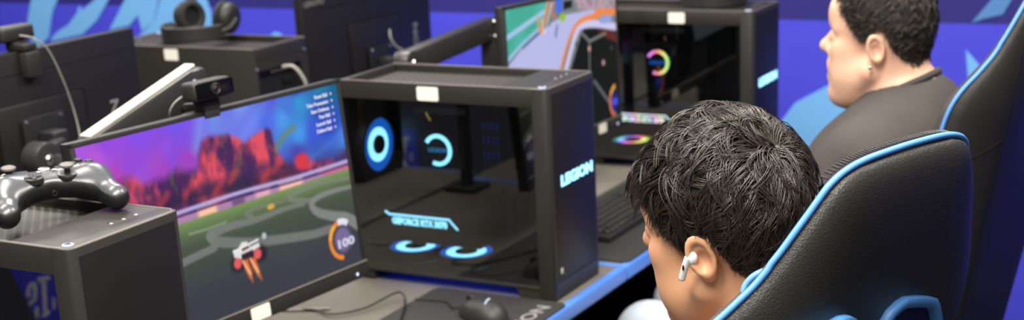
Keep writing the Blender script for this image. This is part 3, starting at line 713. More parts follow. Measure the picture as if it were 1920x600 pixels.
def picture_race():
    p = Paint(260, 146); p.C[...] = (30, 32, 32)
    p.poly([(-.1, .3), (1.1, .3), (1.1, 1.1), (-.1, 1.1)], (120, 130, 130), .02)
    p.poly(S2['TEAL'], (72, 172, 150), .02)
    n = vnoise(p.X * 5, p.Y * 5, 11); a = p.poly_a(S2['TEAL'], .02) * np.clip((n - .45) * 4, 0, 1) * .5; p.put(a, (96, 190, 180))
    p.line(S2['TL1'], .035, (172, 200, 236), f=.02); p.line(S2['TL2'], .03, (160, 196, 226), f=.02)
    p.poly(S2['CROWD'], (186, 160, 170), .02)
    n = vnoise(p.X * 30, p.Y * 30, 12); p.put(p.poly_a(S2['CROWD'], .02) * np.clip((n - .5) * 5, 0, 1) * .5, (90, 90, 110))
    p.poly(S2['ROAD'], (186, 188, 232), .015); p.line([S2['ROAD'][1], S2['ROAD'][2], S2['ROAD'][3]], .016, (70, 90, 130), f=.015)
    p.poly(S2['DARK'], (28, 30, 30), .02); p.poly(S2['RED'], (124, 52, 44), .03, .8)
    p.line(S2['WH'], .06, (206, 202, 240), f=.015); p.line(S2['OR'], (.03, .06), (240, 138, 74), f=.012)
    p.poly(S2['BLK2'], (150, 165, 220), .02); p.poly(S2['BL'], (74, 112, 232), .01); p.poly(S2['BK'], (34, 32, 38), .01)
    p.line(S2['SQ'], .03, (240, 150, 90), f=.02); p.line(S2['SQ2'], .02, (230, 120, 90), f=.02); p.line([(q[0] + .03, q[1] - .01) for q in S2['SQ']], .014, (236, 236, 230), f=.02)
    p.blob(S2['LIME'][0], .05, .03, (150, 196, 40), .5); p.line(S2['CARM'] + [(S2['CARM'][0][0] + .015, S2['CARM'][0][1] + .06)], .022, (80, 100, 130), f=.03)
    p.line(S2['Y'][:2], .022, (128, 130, 128), f=.012); p.line(S2['Y'][1:], .022, (128, 130, 128), f=.012); p.line(S2['YS'], .020, (120, 122, 122), f=.012)
    for q in S2['DOTS'][:2]: p.blob(q, .022, .022, (220, 160, 160), .5)
    for q in S2['DOTS'][2:]: p.blob(q, .018, .018, (70, 72, 74), .5)
    p.line(S2['LINE3'][:2], .03, (104, 106, 112), f=.015); p.line(S2['LINE3'][1:], .024, (100, 104, 118), f=.015)
    d = S2['DIAL']; c0 = d[0]
    p.blob((c0[0] + .015, c0[1]), .085, .085, (40, 40, 120), .7); p.arc((c0[0] + .03, c0[1]), .10, .135, 95, 250, (214, 112, 74)); p.arc((c0[0] + .03, c0[1]), .10, .135, 95, 150, (226, 160, 70))
    return p

def frame_of(q):
    c = Vector(q[:3]); ya, ti, ro = q[3:6]
    n = Vector((math.cos(ya), math.sin(ya), 0)); r = Vector((-math.sin(ya), math.cos(ya), 0)); up = Vector((0, 0, 1))
    n2 = n * math.cos(ti) + up * math.sin(ti); u2 = up * math.cos(ti) - n * math.sin(ti)
    return basis(c, r * math.cos(ro) + u2 * math.sin(ro), -r * math.sin(ro) + u2 * math.cos(ro), n2)

MW, MH, BZ, BB = .613, .366, .008, .030
def scr(u, v): return (u * (MW - 2 * BZ) - MW / 2 + BZ, v * (MH - BZ - BB) - MH / 2 + BB)
def make_monitor(label, mx, pic, sticker=None, menu=False, group='black gaming monitors'):
    t = thing('gaming_monitor', label, 'monitor', mx, group)
    hw, hh = MW / 2, MH / 2
    b = bm_new()
    box(b, -hw, hw, -hh, hh, -.022, -.001, .003)
    box(b, -.13, .11, -.10, .085, -.034, -.0215, .010)
    h = obj('housing', b, M['shell'], t)
    b = bm_new(); box(b, -hw + .03, hw - .05, hh - .045, hh - .041, -.0226, -.0215); obj('back_seam', b, M['void'], h)
    tb = text_bm('LEGION', .03, .0003, .0006, width=.150, height=.024)
    b = bm_new(); sub(b, tb, basis((-.2200, -.035, -.0226), (0, 1, 0), (1, 0, 0), (0, 0, -1))); obj('back_lettering', b, M['print_dim'], h)
    tb = text_bm('LENOVO', .03, .0003, .0004, width=.085, height=.014)
    b = bm_new(); sub(b, tb, basis((hw - .055, hh - .024, -.0226), (-1, 0, 0), (0, 1, 0), (0, 0, -1))); obj('back_maker_name', b, M['print_dim'], h)
    b = bm_new()
    box(b, -hw, -hw + BZ, -hh, hh, -.002, .003, .001); box(b, hw - BZ, hw, -hh, hh, -.002, .003, .001); box(b, -hw, hw, hh - BZ, hh, -.002, .003, .001)
    box(b, -hw, hw, -hh, -hh + BB, -.002, .006, .0015)
    bz = obj('bezel', b, M['plastic'], t)
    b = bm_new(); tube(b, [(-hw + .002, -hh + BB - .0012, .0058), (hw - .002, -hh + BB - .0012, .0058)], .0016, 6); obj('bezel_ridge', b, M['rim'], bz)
    b = bm_new(); cyl(b, (hw - .033, -hh + .010, .0062), (0, 0, 1), .0030, .0012, 14); obj('power_light', b, M['white_led'], bz)
    if sticker is not None:
        b = bm_new(); x = scr(sticker, 0)[0]; prism(b, round_rect(x - .023, x + .023, -hh + .002, -hh + .026, .003), 2, .0058, .0068); obj('sticker', b, M['sticker'], bz)
    if pic is None:
        b = bm_new(); box(b, -hw + BZ, hw - BZ, -hh + BB, hh - BZ, -.0015, 0); obj('screen', b, M['screen_off'], t)
    else:
        p = pic; nu, nv = p.nu, p.nv
        X, Y = scr(p.U, p.V); V = np.stack([X, Y, np.full_like(X, .0002)], -1).reshape(-1, 3)
        i, j = np.meshgrid(np.arange(nu - 1), np.arange(nv - 1), indexing='ij'); k = (i * nv + j).ravel()
        me = np_mesh(V, np.stack([k, k + nv, k + nv + 1, k + 1], 1))
        C = np.clip(p.C / 255, 0, 1); C = np.where(C <= .04045, C / 12.92, ((C + .055) / 1.055) ** 2.4)
        at = me.attributes.new('picture', 'FLOAT_COLOR', 'POINT')
        at.data.foreach_set('color', np.concatenate([C.reshape(-1, 3), np.ones((nu * nv, 1))], 1).astype(np.float32).ravel())
        s = obj('screen', me, M['picture'], t, smooth=0)
        if menu:
            for k, w in enumerate(('Reset Ball', 'Take Possession', 'Start Defense', 'Pass Ball', 'Launch Ball', 'Defend Ball')):
                x1, y = scr(.952, .955 - .0365 * k)
                tb = text_bm(w, .0088, .0001, .00022); wd = max(v.co.x for v in tb.verts) - min(v.co.x for v in tb.verts)
                b = bm_new(); sub(b, tb, Matrix.Translation((x1 - wd / 2, y, .0006))); tb = text_bm('+', .010, .0001, .0002); sub(b, tb, Matrix.Translation((x1 + .010, y, .0006)))
                obj('menu_text', b, M['menu'], s)
            x, y = scr(.940, .122); tb = text_bm('100', .026, .0001, .0012, width=.046, height=.0165)
            b = bm_new(); sub(b, tb, Matrix.Translation((x, y + .004, .0006))); obj('gauge_text', b, M['dial_text'], s)
        else:
            x, y = scr(.955, .115); tb = text_bm('100', .026, .0001, .0012, width=.034, height=.018)
            b = bm_new(); sub(b, tb, Matrix.Translation((x, y, .0006))); obj('gauge_text', b, M['dial_blue'], s)
    return t

Q1 = (-.267, -.618, 1.068, -.073, .093, -.016); Q2 = (-.303, .682, 1.086, .016, .03, -.036)
mon1 = make_monitor('black monitor showing a car football game with purple sky and red rocks', frame_of(Q1), picture_car_football(), .525, True)
mon2 = make_monitor('black monitor showing a pale race track, behind the big lit tower', frame_of(Q2), picture_race(), .80)
QA = (-1.000 - .0235, -.34, 1.096, PI, 0, 0); QB = (-1.000 - .0235, .880, 1.088, PI, 0, 0)
monA = make_monitor('black monitor seen from behind at far left, webcam clipped on top', frame_of(QA), None)
monB = make_monitor('black monitor seen from behind, right of the tower with headphones', frame_of(QB), None)

# ------------------------------------------------------------------ monitor arms
def beam(bm, a, b_, w, h, bev=.004, mi=0):
    a = Vector(a); b_ = Vector(b_); d = b_ - a; L = d.length; ex = d.normalized(); ey = Vector((0, 0, 1)).cross(ex).normalized(); ez = ex.cross(ey)
    t = bmesh.new(); box(t, 0, L, -w / 2, w / 2, -h / 2, h / 2, bev); sub(bm, t, basis(a, ex, ey, ez), mi)

def make_arm(label, post, elbow, beam_a, beam_b, vesa, facing, style, bolts):
    """facing = +1 when the plate is on a screen that looks to +X"""
    t = thing('monitor_arm', label, 'monitor arm', Matrix.Translation((post[0], post[1], DESK_Z)), 'monitor arms clamped behind the screens')
    O = Vector((post[0], post[1], DESK_Z)); L = lambda p: Vector(p) - O
    b = bm_new(); box(b, -.045, .045, -.045, .045, .0005, .014, .004); cyl(b, (0, 0, (post[2] - DESK_Z) / 2 + .005), (0, 0, 1), .017, post[2] - DESK_Z - .01, 24); obj('post', b, M['arm_metal'], t)
    b = bm_new(); beam(b, L((post[0], post[1], post[2] - .03)), L((elbow[0], elbow[1], post[2] - .03)), .045, .035, .012)
    cyl(b, L((elbow[0], elbow[1], (post[2] - .03 + elbow[2]) / 2)), (0, 0, 1), .022, abs(elbow[2] - post[2]) + .09, 24, bev=.003); obj('lower_arm', b, M['arm_metal'], t)
    b = bm_new(); beam(b, L(beam_a), L(beam_b), .040, .056, .010); ua = obj('spring_arm', b, M['arm_metal'], t)
    if style == 'pale':
        b = bm_new(); d = Vector((0, 0, .0292)); beam(b, L(beam_a) + d, L(beam_b) + d, .024, .006, .0025); obj('top_highlight', b, M['arm_lit_top'], ua)  # bright strip that paints the spring arm's top surface as lit
    d = (Vector(beam_b) - Vector(beam_a)).normalized(); side = Vector((0, 0, 1)).cross(d).normalized()
    if side.x < 0: side = -side
    for dz in bolts:
        p = L(beam_b) - d * .018 + Vector((0, 0, dz)) + side * .0215
        b = bm_new(); lathe(b, [(0, 0), (.0075, 0), (.0075, .002), (.0055, .004), (0, .0045)], p, side, 18); obj('bolt', b, M['steel'], ua)
    if style == 'dark':
        p = L(beam_a) + side * .0235
        b = bm_new(); cyl(b, L(beam_a) + side * .004, side, .030, .040, 28, bev=.004); beam(b, L(beam_a), L((beam_a[0], beam_a[1] + .13, beam_a[2] - .055)), .030, .034, .008); ej = obj('elbow_joint', b, M['arm_metal'], t)
        b = bm_new(); lathe(b, [(0, 0), (.011, 0), (.011, .003), (.008, .006), (.004, .0045), (0, .0045)], p, side, 20); obj('bolt', b, M['steel'], ej)
    # head
    b = bm_new(); bb = L(beam_b)
    box(b, bb.x - .022, bb.x + .022, bb.y - .022, bb.y + .022, bb.z - .11, bb.z + .024, .010)
    v = L(vesa); beam(b, (bb.x, bb.y, bb.z - .085), (v.x - facing * .045, v.y, v.z), .032, .05, .008); obj('tilt_head', b, M['arm_metal'], t)
    b = bm_new()
    x0, x1 = sorted((v.x - facing * .006, v.x - facing * .001)); box(b, x0, x1, v.y - .058, v.y + .058, v.z - .058, v.z + .058, .002)
    x0, x1 = sorted((v.x - facing * .05, v.x - facing * .005)); box(b, x0, x1, v.y - .022, v.y + .022, v.z - .03, v.z + .03, .006)
    vp = obj('mount_plate', b, M['dark'], t)
    for sy in (-1, 1):
        for sz in (-1, 1):
            b = bm_new(); cyl(b, (v.x - facing * .0072, v.y + sy * .05, v.z + sz * .05), (1, 0, 0), .0045, .003, 14, bev=.0008); obj('screw', b, M['steel'], vp)
    return t
make_arm('monitor arm with a painted highlight on top behind the car football screen', (-.64, -.74, 1.08), (-.50, -.70, 1.15), (-.50, -.70, 1.178), (-.50, -.425, 1.252), (-.326, -.618, 1.07), 1, 'pale', (.004,))
make_arm('black monitor arm with a bolted elbow and two end bolts, behind the race track screen', (-.60, .50, 1.08), (-.50, .275, 1.15), (-.50, .275, 1.166), (-.50, .665, 1.190), (-.352, .682, 1.09), 1, 'dark', (.016, -.019))

def make_bracket_arm(label, post, vesa, bolt, tail):
    """arm of the opposite row: post, link, and a folded joint with one big bolt in front of the screen's back"""
    t = thing('monitor_arm', label, 'monitor arm', Matrix.Translation((post[0], post[1], DESK_Z)), 'monitor arms clamped behind the screens')
    O = Vector((post[0], post[1], DESK_Z)); L = lambda p: Vector(p) - O
    b = bm_new(); box(b, -.04, .04, -.045, .045, .0005, .014, .004); cyl(b, (0, 0, (post[2] - DESK_Z) / 2 + .005), (0, 0, 1), .017, post[2] - DESK_Z - .01, 24); obj('post', b, M['arm_metal'], t)
    bo, ta, ve = L(bolt), L(tail), L(vesa)
    b = bm_new(); beam(b, bo, ta, .034, .05, .012); beam(b, ta, (0, 0, post[2] - DESK_Z - .03), .034, .045, .010); obj('spring_arm', b, M['arm_metal'], t)
    b = bm_new(); cyl(b, bo, (1, 0, 0), .034, .044, 28, bev=.004); beam(b, bo + Vector((0, 0, .0)), (ve.x + .045, ve.y, ve.z - .005), .03, .042, .008); hd = obj('tilt_head', b, M['arm_metal'], t)
    b = bm_new(); lathe(b, [(0, 0), (.011, 0), (.011, .003), (.008, .006), (.004, .0045), (0, .0045)], bo + Vector((.022, 0, 0)), (1, 0, 0), 20); obj('bolt', b, M['steel'], hd)
    b = bm_new(); box(b, ve.x + .001, ve.x + .006, ve.y - .055, ve.y + .055, ve.z - .058, ve.z + .058, .002); box(b, ve.x + .005, ve.x + .05, ve.y - .022, ve.y + .022, ve.z - .028, ve.z + .028, .006)
    vp = obj('mount_plate', b, M['dark'], t)
    for sy in (-1, 1):
        for sz in (-1, 1):
            b = bm_new(); cyl(b, (ve.x + .0075, ve.y + sy * .046, ve.z + sz * .05), (1, 0, 0), .0045, .003, 14, bev=.0008); obj('screw', b, M['steel'], vp)
    return t
make_bracket_arm('black monitor arm joint with one bright bolt behind the far left monitor', (-.77, -.27, .93), (-.983, -.345, 1.09), (-.90, -.437, 1.083), (-.85, -.30, .99))
make_bracket_arm('black monitor arm behind the screen right of the headphones tower, mostly hidden', (-.77, 1.15, .93), (-.983, .885, 1.04), (-.90, .93, 1.03), (-.85, 1.09, .97))

# ------------------------------------------------------------------ webcams
def make_webcam(label, mx, cable):
    """local x = along the screen top, y = up, z = towards the viewer of the screen; origin on the screen's top edge"""
    t = thing('webcam', label, 'webcam', mx, 'clip-on webcams')
    b = bm_new(); box(b, -.043, .043, .018, .050, -.014, .022, .008, 3); bd = obj('camera_body', b, M['plastic'], t)
    b = bm_new(); box(b, -.040, .040, .021, .047, .0215, .0232, .003); obj('front_plate', b, M['screen_off'], bd)
    b = bm_new(); lathe(b, [(0, 0), (.010, 0), (.010, .003), (.0075, .004), (.006, .002), (0, .002)], (0, .034, .023), (0, 0, 1), 24); obj('lens', b, M['dark'], bd)
    b = bm_new(); ellipsoid(b, (0, .034, .0255), (.0048, .0048, .002)); obj('lens_glass', b, M['iris'], bd)
    b = bm_new(); box(b, -.016, .016, -.012, .004, .0035, .010, .002); box(b, -.018, .018, .0008, .018, -.016, .012, .003); box(b, -.020, .020, -.052, -.002, -.046, -.0245, .004)
    box(b, -.018, .018, .0012, .014, -.040, -.012, .003); obj('clip', b, M['plastic'], t)
    b = bm_new(); tube(b, smooth_path(cable, 8), .0016, 8); obj('cable', b, M['cable_grey'], t)
    return t
def on_top(q, dx):
    f = frame_of(q); return f @ Matrix.Translation((dx, MH / 2, 0))
make_webcam('black webcam clipped on top of the car football screen', on_top(Q1, -.020), [(-.036, .030, -.012), (-.050, .020, -.022), (-.052, .004, -.034), (-.030, -.02, -.055), (-.02, -.08, -.062)])
make_webcam('black webcam seen from behind on the far left monitor, grey cable trailing', on_top(QA, .006), [(.0, .030, -.014), (-.016, .022, -.035), (-.040, -.004, -.045), (-.066, -.07, -.047), (-.084, -.14, -.047), (-.076, -.20, -.062), (-.04, -.24, -.09)])
b = bm_new(); tube(b, smooth_path([(-.972, .925, 1.135), (-.962, .912, 1.115), (-.955, .925, 1.09), (-.945, .955, 1.065), (-.95, .975, 1.0), (-.955, .98, .93)], 8), .0024, 8)
tag(obj('display_cable', b, M['cable_grey']), 'thin grey cable hanging behind the monitor right of the headphones tower', 'cable')
b = bm_new(); tube(b, smooth_path([(-.93, .385, 1.125), (-.905, .393, 1.125), (-.885, .40, 1.10), (-.878, .405, 1.06), (-.875, .41, .9), (-.87, .43, .78), (-.85, .47, .7545), (-.80, .52, .7545)], 8), .0045, 8)
tag(obj('power_cable', b, M['cable_grey']), 'grey cable plugged into the back of the tower with headphones', 'cable')

# ------------------------------------------------------------------ gaming chairs
OUT_R = [(0, -.008), (.050, -.009), (.075, -.011), (.093, -.0145), (.107, -.020), (.118, -.028), (.126, -.038), (.136, -.052), (.148, -.069), (.159, -.086), (.170, -.101), (.181, -.116), (.195, -.131), (.208, -.145),
         (.222, -.159), (.235, -.177), (.245, -.202), (.250, -.24), (.250, -.30), (.245, -.40), (.232, -.50), (.220, -.60), (.215, -.70), (.215, -.80), (.205, -.86), (.18, -.885), (0, -.89)]
def half_width(h):
    P = OUT_R
    for i in range(len(P) - 1):
        if P[i][1] >= h >= P[i + 1][1] and P[i][1] != P[i + 1][1]:
            t = (P[i][1] - h) / (P[i][1] - P[i + 1][1]); return P[i][0] + (P[i + 1][0] - P[i][0]) * t
    return 0.05
TILT, WRAP = .27, 2.0                     # recline of the back, wrap of its wings
def rim_a(s, h): return TILT * h - WRAP * max(0, abs(s) - .1) ** 2
_O = np.array(OUT_R); _O2 = np.concatenate([_O, _O[::-1] * (-1, 1)])
def edge_dist(s, h):
    a = _O2[:-1]; b_ = _O2[1:]; d = b_ - a; p = np.array((s, h))
    t = np.clip(((p - a) * d).sum(1) / ((d * d).sum(1) + 1e-12), 0, 1); q = a + d * t[:, None] - p
    return float(np.sqrt((q * q).sum(1)).min())
def smooth_outline():
    pts = [(s, h) for s, h in OUT_R]; full = pts + [(-s, h) for s, h in pts[::-1][1:-1]]
    return smooth_path([(s, h, 0) for s, h in full], 4, closed=True)
def chair_back_bm(side):
    """side +1: outer shell (away from the sitter), -1: front cushion"""
    bm = bm_new(); hs = list(np.concatenate([np.linspace(-.0082, -.03, 6), np.linspace(-.036, -.26, 26), np.linspace(-.28, -.8886, 30)])); NT = 36
    rows = []
    for h in hs:
        w = half_width(h); r = []
        for k in range(NT + 1):
            t = -1 + 2 * k / NT; t = math.sin(t * PI / 2) * .5 + t * .5; s = w * t
            e = edge_dist(s, h)
            if side > 0:
                u = min(e / .12, 1); bul = .036 * math.sqrt(max(0, 1 - (1 - u) ** 2))
                a = rim_a(s, h) + bul
            else:
                u = min(e / .05, 1); dp = min(1, max(0, -h - .06) / .25); bul = (.020 + .030 * dp) * math.sqrt(max(0, 1 - (1 - u) ** 2)); wing = .028 * dp * math.exp(-((abs(s) - .17) / .05) ** 2) * (1 if h < -.15 else max(0, 1 - (h + .15) / .06))
                a = rim_a(s, h) - bul - wing * u
            r.append(bm.verts.new((a, s, h)))
        rows.append(r)
    for i in range(len(rows) - 1):
        for k in range(NT): bm.faces.new((rows[i][k], rows[i][k + 1], rows[i + 1][k + 1], rows[i + 1][k]))
    return bm
def shell_a(s, h):
    e = edge_dist(s, h); u = min(e / .12, 1)
    return rim_a(s, h) + .036 * math.sqrt(max(0, 1 - (1 - u) ** 2))

def frame_ring(bm, outer, inset, a0, a1):
    """flat frame around a hole, following the outline `outer` (s,h) ; from depth a0 to a1 above the shell"""
    n = len(outer); c = np.mean(np.array(outer), 0); P = [np.array(p) for p in outer]; inn = []
    for i in range(n):
        d1 = P[i] - P[i - 1]; d2 = P[(i + 1) % n] - P[i]
        n1 = np.array((-d1[1], d1[0])); n1 /= np.linalg.norm(n1) + 1e-9; n2 = np.array((-d2[1], d2[0])); n2 /= np.linalg.norm(n2) + 1e-9
        m = n1 + n2; m /= np.linalg.norm(m) + 1e-9
        if np.dot(m, c - P[i]) < 0: m = -m
        inn.append(P[i] + m * inset)
    R = []
    for (q, a) in ((P, a0), (P, a1 - .0025), ([p + (np.array(c) - p) / np.linalg.norm(c - p) * .0025 for p in P], a1), ([p - (np.array(c) - p) / np.linalg.norm(c - p) * .0012 for p in inn], a1), (inn, a1 - .0015), (inn, a0)):
        R.append([bm.verts.new((shell_a(*p) + a, p[0], p[1])) for p in q])
    for j in range(len(R)):
        A, B = R[j], R[(j + 1) % len(R)]
        for i in range(n): bm.faces.new((A[i], A[(i + 1) % n], B[(i + 1) % n], B[i]))
    return inn

def make_chair(label, mx, tilt, openings):
    global TILT
    TILT = tilt
    t = thing('gaming_chair', label, 'chair', mx, 'black and blue gaming chairs')
    TOP = 1.35
    up = Matrix.Translation((0, 0, TOP))
    def put(name, bm, m, par, smooth=50):
        bmesh.ops.transform(bm, matrix=up, verts=bm.verts); return obj(name, bm, m, par, smooth)
    back = put('backrest_shell', chair_back_bm(1), M['leather'], t, 180)
    put('backrest_cushion', chair_back_bm(-1), M['leather'], t, 180)
    ol = [(p[0], p[1]) for p in smooth_outline()]
    b = bm_new(); tube(b, [(rim_a(s, h) + .001, s * 1.006, h + (.0022 if h > -.1 else 0)) for s, h in ol], .0035, 10, closed=True); put('piping', b, M['blue_pipe'], t, 180)
    # row of stitches just in front of the piping along the top
    b = bm_new()
    for i in range(46):
        s = -.112 + .224 * i / 45; h = -.0085 if abs(s) < .05 else None
        hh = min(OUT_R[:10], key=lambda p: abs(p[0] - abs(s)))[1] if h is None else h
        P0 = np.interp(abs(s), [p[0] for p in OUT_R[:6]], [p[1] for p in OUT_R[:6]])
        tube(b, [(rim_a(s, P0) - .006, s, P0 + .0045), (rim_a(s, P0) - .014, s, P0 + .0055)], .0011, 5)
    put('stitching', b, M['dark'], t)
    # seams on the shell
    b = bm_new()
    for sg in (() if openings else (-1, 1)):
        pts = [(shell_a(sg * p[0], p[1]) + .0002, sg * p[0], p[1]) for p in smooth_path([(.131, -.058, 0), (.142, -.12, 0), (.150, -.20, 0), (.148, -.35, 0), (.14, -.55, 0), (.13, -.8, 0)], 8)]
        tube(b, pts, .0013, 6)
        tube(b, [(shell_a(sg * p[0], p[1]) + .0002, sg * p[0], p[1]) for p in smooth_path([(.244, -.300, 0), (.20, -.288, 0), (.150, -.268, 0)], 8)], .0011, 6)
    if not openings: put('seam', b, M['dark'], back)
    else:
        b.free(); b = bm_new(); tube(b, smooth_path([(-.040, -.158, 1.247), (-.048, -.166, 1.243), (-.054, -.173, 1.238), (-.058, -.179, 1.230), (-.057, -.183, 1.221), (-.052, -.186, 1.213)], 6), .0032, 8); obj('blue_loop', b, M['blue_pipe'], t, 180)
    # two strap openings with blue frames
    half = [(.016, -.262), (.018, -.225), (.023, -.204), (.032, -.190), (.045, -.183), (.058, -.181), (.085, -.187), (.108, -.194), (.120, -.199), (.130, -.209), (.148, -.235), (.158, -.262), (.160, -.29), (.150, -.303), (.12, -.309), (.045, -.306), (.026, -.296), (.018, -.284)]
    for sg in ((1, -1) if openings else ()):
        o = [(s * sg - .041, h + (.020 if sg < 0 else .010)) for s, h in half]
        b = bm_new(); inn = frame_ring(b, o, .0125, -.006, .010); gr = put('strap_opening_frame', b, M['blue_plastic'], back, 60)
        b = bm_new(); vs = [b.verts.new((shell_a(*p) + .0015, p[0], p[1])) for p in inn]; b.faces.new(vs); put('opening_lining', b, M['deep_blue'], gr)
    # seat (front of the seat is towards -x)
    sx = rim_a(0, -.87) - .045
    b = bm_new()
    prism(b, round_rect(sx - .50, sx + .02, -.19, .19, .05), 2, .40, .475, .02)
    sc_ = obj('seat_cushion', b, M['leather'], t, 50)
    for sg in (-1, 1):
        b = bm_new(); prism(b, round_rect(sx - .47, sx + .02, *sorted((sg * .192, sg * .265)), .03), 2, .40, .515, .02); obj('seat_bolster', b, M['leather'], t, 50)
    b = bm_new(); prism(b, round_rect(sx - .46, sx + .03, -.23, .23, .05), 2, .365, .3995, .004); obj('seat_pan', b, M['dark'], t)
    cx = sx - .22
    b = bm_new(); cyl(b, (cx, 0, .29), (0, 0, 1), .028, .15, 24); cyl(b, (cx, 0, .19), (0, 0, 1), .04, .16, 24); obj('gas_lift', b, M['dark'], t)
    for k in range(5):
        a = 2 * PI * k / 5 + .3; e = Vector((cx + .31 * math.cos(a), .31 * math.sin(a), .085))
        b = bm_new(); beam(b, (cx, 0, .125), e, .05, .035, .01); lg = obj('base_leg', b, M['dark'], t)
        b = bm_new(); cyl(b, (e.x, e.y - .016, .031), (0, 1, 0), .03, .02, 20, bev=.004); cyl(b, (e.x, e.y + .016, .031), (0, 1, 0), .03, .02, 20, bev=.004); cyl(b, (e.x, e.y, .055), (0, 0, 1), .012, .05, 12); obj('caster', b, M['dark'], lg)
    for sg in (-1, 1):
        b = bm_new(); box(b, cx - .03, cx + .05, sg * .29 - .02, sg * .29 + .02, .38, .64, .008); box(b, cx - .02, cx + .04, min(sg * .20, sg * .30), max(sg * .20, sg * .30), .365, .395, .005)
        ar = obj('armrest', b, M['dark'], t)
        b = bm_new(); prism(b, round_rect(cx - .14, cx + .12, sg * .29 - .045, sg * .29 + .045, .03), 2, .6405, .668, .008); obj('armrest_pad', b, M['plastic'], ar)
    return t
chair1 = make_chair('black leather gaming chair with blue piping and blue strap openings, nearest, behind the black-haired person', place(.92, -.98, 0, -.35), .27, True)
chair2 = make_chair('black leather gaming chair with blue piping at the right edge, behind the person in charcoal', place(.857, .325, .01, -.19), .20, False)

# ------------------------------------------------------------------ people
def rot_head(ya, pi_, ro):
    f = np.array([-math.cos(ya) * math.cos(pi_), math.sin(ya) * math.cos(pi_), -math.sin(pi_)])
    l0 = np.array([-math.sin(ya), -math.cos(ya), 0]); u0 = np.cross(f, l0)
    l = math.cos(ro) * l0 + math.sin(ro) * u0; u = -math.sin(ro) * l0 + math.cos(ro) * u0
    return np.stack([f, l, u], 1)

